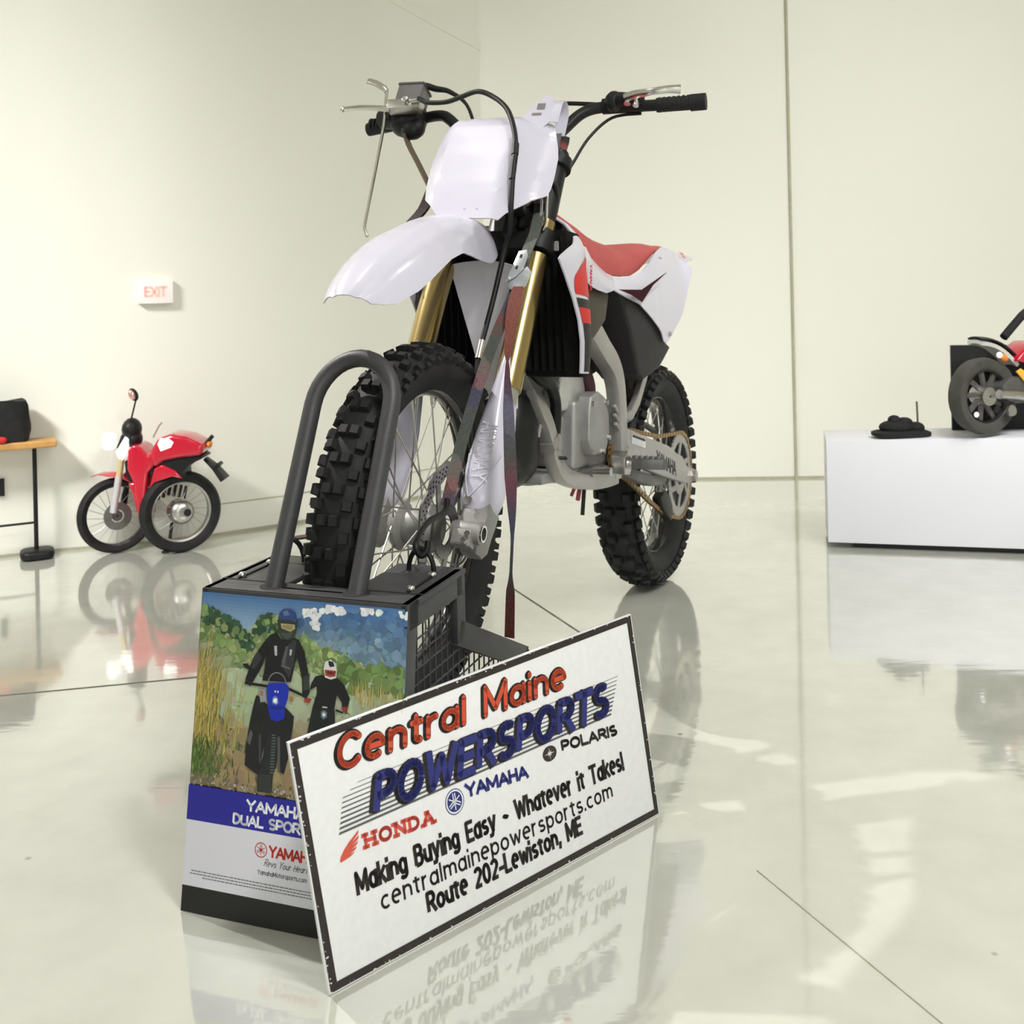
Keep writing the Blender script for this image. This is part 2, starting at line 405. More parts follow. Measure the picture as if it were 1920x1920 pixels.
GLS['A'] = (.72, [[(0, 0), (.36, 1), (.72, 0)], [(.13, .32), (.59, .32)], _ser(0, 0), _ser(.72, 0), [(.22, 1), (.4, 1)]])
def text_width(s, gap=.2, gl=GL):
    x = 0
    for ch in s: x += (.34 if ch == ' ' else gl[ch][0])+gap
    return x-gap
def text(g, s, x0, y0, h, wid, wt, col, fn, shear=0, rnd=False, gap=.2, slope=0, z=0, off=(0, 0), gl=GL, grow=1.0, sizes=None):
    """fn(u, v, z) -> point.  wid = total width (fit), wt = stroke width in the same unit"""
    tw = text_width(s, gap, gl); k = (wid-wt)/tw; x = 0; g.cc = col; hw = wt/2; hh = h-wt
    for ci, ch in enumerate(s):
        if ch == ' ': x += .34+gap; continue
        wd, st = gl[ch]
        zz = z+(ci % 2)*.00002
        fh = lerp(1.0, grow, x/tw)*(sizes.get(ci, 1.0) if sizes else 1.0)
        for pl in st:
            P = []
            for (a, b) in pl:
                bx = (x+a)*k; by = b*hh*fh
                P.append(V((x0+hw+bx+shear*by+off[0], y0+hw+by+slope*bx+off[1], 0)))
            n = len(P)
            for i in range(n-1):
                d = P[i+1]-P[i]
                if d.length < 1e-7: continue
                d.normalize(); q = V((-d.y, d.x, 0))*hw
                a = P[i]; b = P[i+1]
                if not rnd:
                    if i == 0 and n < 6: a = a-d*hw
                    if i == n-2 and n < 6: b = b+d*hw
                g.poly([fn(p.x, p.y, zz) for p in (a-q, b-q, b+q, a+q)])
            for i in range(n):
                if rnd or 0 < i < n-1:
                    m = 10 if rnd else 6
                    if not rnd and n > 6 and 0 < i < n-1: m = 6
                    rr = hw if rnd or n > 5 else hw*.999
                    g.disc((P[i].x, P[i].y), rr, m, lambda a, b: fn(a, b, zz))
        x += wd+gap
def emblem(g, cx, cy, r, col, fn, z=0, solid=None, sx=1.0):
    """ring with three crossed forks"""
    f2 = lambda a, b, c: fn(cx+(a-cx)*sx, b, c)
    if solid:
        g.cc = solid; g.disc((cx, cy), r, 28, lambda a, b: f2(a, b, z))
    g.cc = col
    for k in range(28):
        a, b = 2*PI*k/28, 2*PI*(k+1)/28
        g.poly([f2(cx+q*cos(t), cy+q*sin(t), z+.00004) for q, t in ((r*.86, a), (r, a), (r, b), (r*.86, b))])
    for k in range(3):
        a = PI/2+k*2*PI/3
        d = V((cos(a), sin(a), 0)); q = V((-d.y, d.x, 0))
        c = V((cx, cy, 0))
        def quad(p0, p1, hw):
            n = (p1-p0).normalized(); n = V((-n.y, n.x, 0))*hw
            g.poly([f2(p.x, p.y, z+.00006) for p in (p0-n, p1-n, p1+n, p0+n)])
        quad(c-d*r*.72, c+d*r*.12, r*.05)
        for sgn in (-1, 1): quad(c+d*r*.1+q*sgn*r*.11, c+d*r*.72+q*sgn*r*.11, r*.05)
        quad(c+d*r*.12-q*r*.15, c+d*r*.12+q*r*.15, r*.05)

# ------------------------------------------------------------------ reference frames
YAW, PITCH, STEER = .4237, .0904, .0781
F = V((-sin(YAW), -cos(YAW), 0)); Lf = V((cos(YAW), -sin(YAW), 0)); Zu = V((0, 0, 1))
Fx = F*cos(PITCH)+Zu*sin(PITCH); Uz = -F*sin(PITCH)+Zu*cos(PITCH)
BO = V((.4008, 3.324, .331))-Uz*.331
BM = M((Fx, Lf, Uz)).transposed().to_4x4(); BM.translation = BO        # bike local -> world
RK = rad(26)
Pd = V((cos(RK), 0, sin(RK))); Td = V((-sin(RK), 0, cos(RK))); Yd = V((0, 1, 0))
SO = V((1.443, 0, .345))-Pd*.06
P2 = Pd*cos(STEER)+Yd*sin(STEER); Y2 = -Pd*sin(STEER)+Yd*cos(STEER)
def S(v): return SO+P2*v[0]+Y2*v[1]+Td*v[2]          # steered fork frame (forward, left, up the fork) -> bike local
def SW(v): return BM @ S(v)
TA = YAW-STEER
TM = M((V((-sin(TA), -cos(TA), 0)), V((cos(TA), -sin(TA), 0)), Zu)).transposed().to_4x4(); TM.translation = V((-.1852, 2.0133, 0))-.003*V((cos(TA), -sin(TA), 0))
def TW(v): return TM @ V(v)
XZ = lambda x, z, h: V((x, h, z))                    # side-profile prisms

# ================================================================== SETTING
g = G(); g.add([(-5, -4, 0), (5, -4, 0), (5, 6.5, 0), (-5, 6.5, 0), (-5, -4, -.1), (5, -4, -.1), (5, 6.5, -.1), (-5, 6.5, -.1)],
               [[0, 1, 2, 3], [7, 6, 5, 4], [0, 4, 5, 1], [1, 5, 6, 2], [2, 6, 7, 3], [3, 7, 4, 0]])
struct('floor', g, FLOOR, smooth=0)
def slab(line, z0, z1, th, n=0):
    g = G(); pts = [V((x, y, 0)) for x, y in line]; rows_i = []; N = len(pts)
    for i in range(N):
        t = (pts[min(i+1, N-1)]-pts[max(i-1, 0)]).normalized(); nn = V((-t.y, t.x, 0))
        a = pts[i]; b = pts[i]+nn*th
        rows_i.append([V((a.x, a.y, z0)), V((a.x, a.y, z1)), V((b.x, b.y, z1)), V((b.x, b.y, z0))])
    return g.loft(rows_i)
HT = 3.35
LW = [(-3.9, 2.75), (-2.6, 3.42), (-1.8, 3.805), (-1.634, 3.882), (-1.363, 3.955), (-1.139, 4.06), (-.886, 4.225), (-.6, 4.495), (-.345, 4.79), (-.126, 5.035)]
struct('wall_left', slab(LW, 0, HT, .1), WALL, smooth=30)
struct('wall_back', slab([(-.126, 5.035), (.83, 4.986), (1.265, 4.962), (3.9, 4.82)], 0, HT, .1), WALL, smooth=30)
struct('wall_right', slab([(3.9, 4.82), (3.9, -3)], 0, HT, .1), WALL, smooth=30)
struct('wall_front', slab([(3.9, -3), (-3.9, -3)], 0, HT, .1), WALL, smooth=30)
struct('wall_side', slab([(-3.9, -3), (-3.9, 2.75)], 0, HT, .1), WALL, smooth=30)
g = G(); g.box((0, 1.2, HT+.05), (8.4, 8.8, .1)); struct('ceiling', g, CEIL, smooth=0)
# wall joint, floor saw cuts, sloped band high on the left wall, base line
g = G(); g.box((1.266, 4.955, 1.66), (.010, .014, 3.32)); struct('trim_1', g, JOINT, smooth=0)
def cut(a, b, wd, nm, m=CUT, h=.0012):
    a = V((*a, 0)); b = V((*b, 0)); d = (b-a).normalized(); n = V((-d.y, d.x, 0))*wd/2; u = V((0, 0, h))
    g = G(); g.add([a-n, b-n, b+n, a+n, a-n+u, b-n+u, b+n+u, a+n+u], [[0, 1, 2, 3], [7, 6, 5, 4], [0, 1, 5, 4], [1, 2, 6, 5], [2, 3, 7, 6], [3, 0, 4, 7]])
    return struct(nm, g, m, smooth=0)
cut((-3.3, 2.04), (-.30, 2.70), .005, 'trim_2')
cut((-.03, 3.318), (.245, 2.65), .005, 'trim_3')
cut((.36, 1.70), (.56, 1.22), .0016, 'trim_4', JOINT)
def along(line, off, fz, wd, th):
    pts = [V((x, y, 0)) for x, y in line]; rows = []
    for i, p in enumerate(pts):
        t = (pts[min(i+1, len(pts)-1)]-pts[max(i-1, 0)]).normalized(); nn = V((t.y, -t.x, 0)); z = fz(p)
        q = p+nn*off
        rows.append([V((q.x, q.y, z-wd/2)), V((q.x, q.y, z+wd/2)), V((q.x-nn.x*th, q.y-nn.y*th, z+wd/2)), V((q.x-nn.x*th, q.y-nn.y*th, z-wd/2))])
    return G().loft(rows)
UP = mat('upper_wall_paint', (0.70, 0.675, 0.56), 0.75, nz=.012, nscale=1.5)
struct('trim_5', along(LW[2:], .006, lambda p: 2.0+(p-V((-.126, 5.035, 0))).length*.235, .035, .006), WALL, smooth=0)
struct('baseboard_left', along(LW, .003, lambda p: .005, .010, .003), JOINT, smooth=0)
struct('baseboard_back', along([(-.126, 5.035), (.83, 4.986), (1.265, 4.962), (3.9, 4.82)], .003, lambda p: .005, .010, .003), JOINT, smooth=0)
struct('trim_6', along(LW[5:], .002, lambda p: .115, .004, .002), JOINT, smooth=0)

# ================================================================== DIRT BIKE
bike = empty('dirt_bike', None, 'large white dirt bike with red seat, front wheel held in the grey stand', 'motorcycle', BM)
def part(name, g, m, steer=False, parent=None, **k):
    return build(name, g, m, parent or bike, fn=(lambda p: S(p)) if steer else None, **k)

# ---- wheels
def wheel(R, rim_r, tw, rows, steer, c, kind, rim_m):
    """c: axle point in the working frame (x fwd, y left, z up for this wheel)"""
    Rc = R-.013; hw = tw/2
    prof = [(rim_r-.004, -hw*.52), (rim_r+.012, -hw*.80), ((rim_r+Rc)/2, -hw*.97), (Rc-.022, -hw*.93), (Rc-.008, -hw*.68), (Rc-.0015, -hw*.35), (Rc, 0)]
    full = prof+[(r, -y) for r, y in prof[-2::-1]]
    inner = [(rim_r-.010, hw*.45), (rim_r-.010, -hw*.45)]
    g = G().lathe(full+inner, 72, c)
    def knob(ang, y, lx, ly, hgt):
        # carcass point and normal at lateral position y
        yy = abs(y)
        tab = [(0, Rc), (hw*.35, Rc-.0015), (hw*.68, Rc-.008), (hw*.93, Rc-.022)]
        r = interp(tab, yy); til = interp([(0, 0), (hw*.35, .12), (hw*.68, .5), (hw*.93, .85)], yy)*(1 if y > 0 else -1)
        rd = V((cos(ang), 0, sin(ang))); tn = V((-sin(ang), 0, cos(ang))); n = rd*cos(til)+V((0, 1, 0))*sin(til); lat = tn.cross(n)
        base = V(c)+rd*r+V((0, y, 0)); vs = []
        for hh, sc_ in ((-.004, 1.12), (hgt, .9)):
            for a, b in ((-1, -1), (1, -1), (1, 1), (-1, 1)): vs.append(base+n*hh+tn*(a*lx/2*sc_)+lat*(b*ly/2*sc_))
        g.add(vs, [[3, 2, 1, 0], [4, 5, 6, 7]]+[[k, (k+1) % 4, 4+(k+1) % 4, 4+k] for k in range(4)])
    for k in range(rows):
        a = 2*PI*k/rows; st = 2*PI/rows
        if kind == 'f':
            if k % 2 == 0:
                for y in (-.0095, .0095): knob(a, y, .0165, .0155, .011)
                for y in (-hw*.86, hw*.86): knob(a, y, .018, .014, .010)
            else:
                for y in (-hw*.56, hw*.56): knob(a, y, .0165, .0155, .011)
                for y in (-hw*.93, hw*.93): knob(a+st*.15, y, .013, .010, .008)
        else:
            if k % 2 == 0:
                for y in (-.017, .017): knob(a, y, .022, .026, .014)
            else:
                for y in (-hw*.55, hw*.55): knob(a, y, .022, .022, .014)
            for y in (-hw*.93, hw*.93): knob(a, y, .024, .02, .015)
    pre = 'front' if kind == 'f' else 'rear'
    part(pre+'_tire', g, RUBBER, steer, smooth=40)
    rw = .020 if kind == 'f' else .028
    g = G().lathe([(rim_r+.006, -rw), (rim_r+.006, -rw+.004), (rim_r-.006, -rw+.007), (rim_r-.014, -.006), (rim_r-.014, .006), (rim_r-.006, rw-.007), (rim_r+.006, rw-.004), (rim_r+.006, rw), (rim_r-.008, rw), (rim_r-.020, .008), (rim_r-.020, -.008), (rim_r-.008, -rw)], 72, c)
    rim = part(pre+'_rim', g, rim_m, steer, smooth=50)
    hr, hy = (.044, .034) if kind == 'f' else (.038, .040)
    g = G().lathe([(.012, -hy-.012), (hr*.8, -hy-.010), (hr, -hy), (hr, -hy+.008), (hr*.72, -hy+.016), (hr*.78, 0), (hr*.72, hy-.016), (hr, hy-.008), (hr, hy), (hr*.8, hy+.010), (.012, hy+.012)], 28, c, closed=False)
    part(pre+'_hub', g, ALUC, steer, smooth=40)
    for k in range(36):
        a = 2*PI*k/36; sgn = 1 if k % 2 else -1; dr = .42 if (k//2) % 2 else -.42
        p0 = V(c)+V((hr*cos(a+dr*1.6), sgn*(hy-.004), hr*sin(a+dr*1.6))); p1 = V(c)+V(((rim_r-.018)*cos(a), sgn*.004, (rim_r-.018)*sin(a)))
        d = (p1-p0).normalized()
        gg = G().tube([p0, p1-d*.018], .00165, 6); gg.tube([p1-d*.02, p1], .003, 6)
        part('spoke', gg, STEEL, steer, rim)
BLKRIM = mat('black_rim', (0.012, 0.012, 0.013), 0.25, metal=.3, coat=.4, nz=.05)
# working frame of the front wheel: x=forward along the ground is not needed, a wheel is round: use the fork frame (p, y, t)
wheel(.343, .262, .090, 84, True, (.06, 0, 0), 'f', BLKRIM)
wheel(.331, .236, .112, 48, False, (0, 0, .331), 'r', BLKRIM)

# ---- front brake disc and caliper
def disc_plate(c, r, y, holes, n=72, wav=.004, spokes=5, hub=.045, inner=.78):
    g = G(); ring = []; N = 120
    for k in range(N):
        a = 2*PI*k/N; rr = r+wav*cos(12*a)
        ring.append((a, rr))
    vs = []
    for h in (-.0018, .0018):
        for a, rr in ring: vs.append(V(c)+V((rr*cos(a), y+h, rr*sin(a))))
        for a, rr in ring: q = r*inner+wav*.8*cos(12*a); vs.append(V(c)+V((q*cos(a), y+h, q*sin(a))))
    fs = []
    for i in range(N):
        j = (i+1) % N
        fs += [[i, j, N+j, N+i], [2*N+i, 3*N+i, 3*N+j, 2*N+j], [i, 2*N+i, 2*N+j, j], [N+i, N+j, 3*N+j, 3*N+i]]
    g.add(vs, fs)
    for k in range(spokes):
        a = 2*PI*k/spokes+.3
        p0 = V(c)+V((hub*cos(a), y, hub*sin(a))); p1 = V(c)+V((r*inner*1.02*cos(a+.35), y, r*inner*1.02*sin(a+.35)))
        g.strip([p0, (p0+p1)/2, p1], .016, .0034, (cos(a+PI/2), 0, sin(a+PI/2)))
    g.lathe([(hub*.6, y-.002), (hub*1.15, y-.002), (hub*1.15, y+.002), (hub*.6, y+.002)], 32, c)
    return g
DISCM = mat('disc_steel', (0.24, 0.235, 0.225), 0.35, metal=.8, nz=.1)
HOLE = mat('disc_hole_black', (0.01, 0.01, 0.01), 0.8, nz=.1)
fd = part('brake_disc', disc_plate((.06, 0, 0), .122, .058, 0), DISCM, True, smooth=30)
g = G()
for k in range(48):
    for q, (rr, da) in enumerate(((.101, 0), (.108, .045), (.115, .09))):
        a = 2*PI*k/48+da
        g.cyl((.06+rr*cos(a), .0555, rr*sin(a)), (.06+rr*cos(a), .0605, rr*sin(a)), .0021, 6)
part('drill_hole', g, HOLE, True, fd)['kind'] = 'stuff'
g = G()
g.blob((-.045, .062, .035), (.042, .024, .05), 12, 8, e=.6)
g.box((-.005, .066, .02), (.05, .012, .045)); g.cyl((-.05, .05, .065), (-.05, .085, .065), .012, 12); g.cyl((-.03, .05, -.005), (-.03, .085, -.005), .012, 12)
part('brake_caliper', g, ALUD, True, bevel=.0015)
g = G()
for q in ((.02, .09, .045), (.0, .09, -.012)): g.cyl(q, (q[0], q[1]+.008, q[2]), .006, 6)
g.tube([(.035, .078, .075), (.01, .086, .04), (.012, .088, -.03), (.03, .084, -.055)], .0035, 8, sm=5)
part('caliper_bolt', g, CHROME, True)

# ---- fork
for sgn in (1, -1):
    y = sgn*.1035
    part('fork_tube', G().tube([(.025, y, .30), (.025, y, .605)], .0285, 24), GOLD, True)
    g = G().tube([(.025, y, .668), (.025, y, .690)], .0282, 24)
    part('fork_tube', g, GOLD, True)
    part('fork_sleeve', G().tube([(.025, y, .690), (.025, y, .835)], .0265, 24), BLK, True)
    g = G().tube([(.025, y, .855), (.025, y, .875)], .025, 20); g.tube([(.025, y, .875), (.025, y, .883)], .015, 6)
    part('fork_cap', g, BLK, True)
    part('fork_slider', G().tube([(.025, y, .05), (.025, y, .32)], .0245, 20), STEEL, True)
    # axle lug
    g = G()
    g.loft([[V((.025+a*wx, y+b*wy, t)) for a, b in ((-1, -1), (0, -1.15), (1, -1), (1.15, 0), (1, 1), (0, 1.15), (-1, 1), (-1.15, 0))] for wx, wy, t in ((.024, .024, .066), (.027, .027, .053), (.027, .026, .035), (.028, .022, .01), (.028, .020, -.018), (.018, .015, -.032))])
    g.cyl((.06, y-.030*sgn, 0), (.06, y+.026*sgn, 0), .0205, 20)
    g.box((.072, y-.003*sgn, -.016), (.03, .036, .028)); g.cyl((.084, y-.018, -.026), (.084, y+.014, -.026), .007, 8)
    lug = part('axle_lug', g, ALUC, True, bevel=.002)
    g = G().lathe([(.0115, y+.0265*sgn), (.0155, y+.0265*sgn), (.0155, y+.030*sgn), (.0115, y+.030*sgn)], 20, (.06, 0, 0))
    part('axle_nut', g, CHROME, True, lug)
    part('axle_bore', G().cyl((.06, y+.0262*sgn, 0), (.06, y+.0272*sgn, 0), .0112, 16), HOLE, True, lug)
    for q in ((.082, -.012), (.094, -.028)):
        part('pinch_bolt', G().cyl((q[0]+.008, y+.012*sgn, q[1]), (q[0]+.014, y+.012*sgn, q[1]), .006, 6), STEEL, True, lug)
    # guard: curved white shell in front of the slider
    tab = [(.040, (.026, .030)), (.055, (.036, .040)), (.075, (.040, .046)), (.15, (.040, .050)), (.20, (.036, .048)), (.28, (.024, .043)), (.34, (.016, .040)), (.372, (.010, .036)), (.386, (.004, .033))]
    rows = []
    for i in range(27):
        t = lerp(.040, .386, i/26); hw, dp = interp(tab, t); yc = y*1.0-.003*sgn
        rows.append([V((.022+dp*cos(rad(a)), yc+hw*sin(rad(a))*sgn*1.05, t)) for a in range(-96, 97, 16)])
    gd = part('fork_guard', G().grid(rows, .0028, flip=sgn), PLASTIC, True, smooth=50)
    part('guard_bolt', G().cyl((.066, y-.012*sgn, .057), (.0705, y-.012*sgn, .057), .0085, 16), STEEL, True, gd)
    if sgn == 1:
        g = G()
        text(g, 'YAMAHA', 0, 0, .034, .118, .003, (.70, .69, .74), lambda u, v, z: V((.0725-3.2*(v-.017+.0)**2*2+z, y-.012+.030-v*.0-.034+v, .095+u)) , gap=.16)
        part('guard_lettering', g, mat('raised_white', (.66, .64, .70), .35, nz=.02), True, gd)
        # two ridge lines
        g = G()
        g.tube([(.0715, y-.012, .064), (.068, y-.026, .10), (.060, y-.033, .15)], .0013, 6, sm=4); g.tube([(.0715, y-.012, .064), (.0705, y+.014, .10), (.060, y+.032, .155)], .0013, 6, sm=4)
        part('guard_ridge', g, PLASTIC, True, gd)
# triple clamps
for t, h in ((.638, .05), (.845, .026)):
    g = G()
    for y in (-.1035, .1035): g.tube([(.025, y, t-h/2), (.025, y, t+h/2)], .036, 24)
    g.loft([[V((p, y, t+q*h*.42)) for p, q in ((-.03, -1), (.045, -1), (.045, 1), (-.03, 1))] for y in (-.10, -.05, 0, .05, .10)])
    part('triple_clamp', g, BLK, True, bevel=.002)
part('steering_stem', G().tube([(0, 0, .62), (0, 0, .87)], .028, 20), ALUD, True)

# ---- front fender
fen = [(.085, .640, .046, .055), (.11, .637, .054, .070), (.14, .625, .062, .085), (.18, .603, .070, .092), (.24, .570, .080, .090), (.29, .533, .085, .078), (.34, .488, .088, .058), (.385, .440, .090, .054), (.418, .402, .090, .058), (.448, .362, .087, .062), (.474, .322, .081, .062), (.490, .288, .074, .054), (.500, .264, .066, .046), (.506, .246, .056, .034), (.509, .234, .044, .020)]
rows = []
ftab = [(i/(len(fen)-1), f) for i, f in enumerate(fen)]
for i in range(53):
    p, t, hw, dr = interp(ftab, i/52)
    p2, t2, _, _ = interp(ftab, min(1, i/52+.02)); p1, t1, _, _ = interp(ftab, max(0, i/52-.02))
    tg = V((p2-p1, 0, t2-t1)).normalized(); nn = V((-tg.z, 0, tg.x)); nn = nn if nn.z+nn.x > 0 else -nn
    nn = lerp(V((.45, 0, .89)), nn, min(1, max(0, (i/52-.15)/.3))).normalized()
    row = []
    for k in range(-8, 9):
        u = k/8
        d = dr*(abs(u)**3)
        crease = -.004*math.exp(-((abs(u)-.45)/.12)**2)*(1 if i > 14 else i/14)
        row.append(V((p, u*hw-.012, t))-nn*(d+crease*-1))
    rows.append(row)
ff = part('front_fender', G().grid(rows, .0025, flip=-1), PLASTIC, True, smooth=50)
# rear half of the fender, running down behind the tire
rows = []
for i in range(17):
    q = i/16
    p = lerp(.02, -.145, q**.8); t = lerp(.60, .350, q); a = lerp(-.085, .010, q**1.1); b = lerp(.066, .072, q)
    rows.append([V((p+.012*abs(k/6-1)**2, lerp(a, b, k/12), t-.02*abs(k/6-1)**2)) for k in range(13)])
part('fender_tail', G().grid(rows, .003), PLASTIC2, True, smooth=50)

# ---- number plate
plt = [(.618, (-.075, .055, .152)), (.640, (-.092, .066, .150)), (.674, (-.122, .098, .148)), (.712, (-.136, .126, .145)), (.729, (-.140, .129, .143)), (.760, (-.146, .130, .140)), (.794, (-.150, .129, .137)), (.819, (-.149, .128, .134)), (.850, (-.146, .122, .131)), (.886, (-.138, .112, .126)), (.900, (-.113, .107, .124)), (.911, (-.085, .098, .122)), (.921, (-.012, .030, .120))]
rows = []
for i in range(33):
    t = lerp(.618, .9205, i/32); a, b, p = interp(plt, t); row = []
    for k in range(21):
        y = lerp(a, b, k/20)
        wing = max(0, -.108-y)*.9+max(0, y-.040)*.45+max(0, y-.105)*.6+max(0, t-.888)*.7
        row.append(V((p-wing, y, t)))
    rows.append(row)
npl = part('number_plate', G().grid(rows, .003, flip=-1), PLASTIC, True, smooth=18)
# raised fold across the plate
# strap tab at the upper right of the plate, curling back round the cross tube
g = G()
g.prism([(.030, .912), (.052, .938), (.074, .970), (.092, .974), (.100, .968), (.103, .945), (.100, .90), (.088, .885), (.06, .905)], .1035, .1065, lambda a, b, h: V((h, a, b)))
rows = []
for i in range(13):
    a = PI*i/12
    rows.append([V((.080+.026*cos(a)*1.0, y, .945+.027*sin(a))) for y in (.094, .108, .122)])
rows = [[V((.106, .094, .90)), V((.106, .108, .90)), V((.104, .120, .90))]]+rows+[[V((.054, .094, .90)), V((.054, .108, .90)), V((.054, .122, .90))]]
g.grid(rows, .0025)
tb = part('plate_strap', g, PLASTIC, True, parent=npl, smooth=40)
g = G(); g.box((.1072, .075, .943), (.001, .018, .016)); g.box((.1072, .068, .922), (.001, .022, .006))
part('strap_slot', g, mat('slot_shadow_grey', (.22, .2, .2), .6, nz=.1), True, tb)
g = G()
for y in (-.022, .006): g.blob((.151, y, .643), (.004, .0035, .0035), 8, 6)
part('plate_rivet', g, PLASTIC, True, npl)

# ---- handlebar and controls
bar = [(-.06, -.405, 1.035), (-.045, -.33, 1.035), (-.03, -.25, 1.040), (-.015, -.20, 1.01), (.0, -.10, .905), (.005, -.05, .890), (.005, .05, .890), (.0, .062, .915), (-.03, .085, .99), (-.04, .115, 1.04), (-.045, .16, 1.060), (-.05, .25, 1.064), (-.052, .33, 1.068), (-.055, .395, 1.074)]
part('handlebar', G().tube(bar, .0135, 14, sm=6), BLK, True)
g = G()
for y in (-.045, .045): g.box((.005, y, .885), (.045, .028, .05))
part('bar_clamp', g, BLK, True, bevel=.003)
g = G().tube([(-.052, .285, 1.066), (-.055, .388, 1.0735)], .0168, 16)
for k in range(9): q = .29+k*.011; g.tube([(-.052, q, 1.0665+(q-.29)*.07), (-.052, q+.005, 1.0668+(q-.29)*.07)], .0175, 16)
g.tube([(-.055, .362, 1.072), (-.055, .397, 1.0745)], .0195, 16)
part('grip', g, RUBBER, True)
g = G().tube([(-.045, -.345, 1.035), (-.06, -.447, 1.028)], .0168, 16)
for k in range(9): q = -.352-k*.010; g.tube([(-.05, q, 1.033), (-.05, q-.005, 1.033)], .0175, 16)
part('grip', g, RUBBER, True)
# throttle housing and its cap
g = G()
g.blob((-.025, -.322, 1.028), (.038, .046, .044), 14, 9, e=.75); g.tube([(-.02, -.352, 1.032), (-.03, -.398, 1.034)], [.032, .024], 16)
g.blob((-.02, -.300, .995), (.026, .032, .030), 12, 8)
part('throttle_housing', g, BLK, True, smooth=50)
# front master cylinder
g = G(); g.box((.02, -.300, 1.057), (.05, .064, .046)); mc = part('master_cylinder', g, ALUD, True, bevel=.003)
mc.data.materials[0] = mat('grey_reservoir', (.19, .18, .185), .5, metal=.2, nz=.06)
g = G(); g.box((.02, -.300, 1.0815), (.054, .068, .006)); part('reservoir_lid', g, ALUD, True, mc, bevel=.001)
g = G(); g.box((.03, -.307, 1.022), (.03, .085, .026)); g.cyl((.045, -.298, 1.024), (.058, -.298, 1.024), .0085, 12); g.cyl((.05, -.285, 1.022), (.05, -.26, 1.024), .006, 10)
part('banjo_fitting', g, STEEL, True, mc, bevel=.002)
# brake lever, silver, with ball end
g = G().tube([(.035, -.345, 1.012), (.045, -.372, 1.008), (.055, -.41, 1.003), (.058, -.45, .998)], [.009, .008, .0075, .007], 10, sm=4, ell=.8); g.blob((.059, -.457, .997), (.008, .008, .008), 10, 7)
part('brake_lever', g, CHROME, True)
# clutch perch, lever
g = G(); g.blob((-.03, .190, 1.063), (.024, .022, .026), 12, 8); g.tube([(-.02, .205, 1.06), (-.01, .262, 1.052)], [.018, .012], 12); g.tube([(-.045, .16, 1.062), (-.045, .255, 1.066)], .0185, 14)
part('clutch_perch', g, BLK, True, smooth=50)
g = G().tube([(-.005, .225, 1.052), (.005, .25, 1.052), (.02, .29, 1.046), (.018, .325, 1.052), (.012, .352, 1.056)], [.012, .012, .009, .010, .012], 12, sm=4, ell=.8)
g.cyl((-.012, .228, 1.04), (-.012, .228, 1.068), .008, 10); g.cyl((-.008, .25, 1.03), (-.008, .25, 1.072), .007, 10)
part('clutch_lever', g, CHROME, True, smooth=50)
# cables
part('clutch_cable', G().tube([(-.06, .25, 1.05), (-.06, .182, 1.040), (-.06, .136, .984), (-.06, .110, .913), (-.06, .099, .884), (-.055, .072, .848), (-.04, .05, .80)], .0036, 8, sm=6), BLK, True)
g = G().tube([(-.06, .03, 1.07), (-.06, .039, 1.088), (-.06, .126, 1.083), (-.05, .182, 1.066)], .0052, 8, sm=5)
part('bar_cable', g, BLK, True)
part('throttle_cable', G().tube([(.0, -.325, 1.080), (.02, -.285, 1.093), (.02, -.245, 1.082), (.03, -.20, 1.062), (.04, -.14, 1.01), (.02, -.10, .93), (.0, -.06, .87)], [.006, .0085, .008, .006, .004, .004, .004], 10, sm=6), BLK, True)
hose = [(.055, -.262, 1.024), (.07, -.225, .998), (.085, -.170, .985), (.11, -.122, .977), (.135, -.072, .969), (.14, -.032, .950), (.15, .013, .908), (.155, .042, .855), (.157, .061, .795), (.155, .066, .740), (.14, .074, .655), (.11, .070, .62), (.075, .053, .585), (.066, .049, .484), (.066, .047, .41), (.066, .046, .367), (.062, .047, .328), (.05, .06, .20), (.0, .075, .10), (-.03, .07, .085)]
bh = part('brake_hose', G().tube(hose, .0058, 10, sm=5), BLK, True)
g = G().tube([(.157, .059, .803), (.1565, .063, .775)], .0078, 12); g.tube([(.1565, .063, .78), (.153, .068, .715)], .0066, 12)
part('hose_sleeve', g, BLK, True, bh)
part('hose_ferrule', G().tube([(.066, .046, .385), (.066, .0465, .345)], .0072, 12), STEEL, True, bh)
g = G(); g.box((.10, .058, .676), (.03, .062, .016)); g.box((.085, .056, .645), (.02, .02, .05))
part('hose_guide', g, BLK, True, bevel=.003)
# thin bent steel rod hanging off the right lever perch
g = G().tube([(.0, -.452, 1.134), (.0, -.43, 1.126), (.0, -.40, 1.108), (.0, -.391, 1.098)], [.006, .006, .0055, .004], 10, ell=1.6)
g.tube([(.0, -.391, 1.104), (.0, -.380, 1.05), (.0, -.368, .99), (.0, -.338, .706), (.0, -.335, .692), (.0, -.322, .672)], .0042, 8)
part('steel_rod', g, CHROME, True)

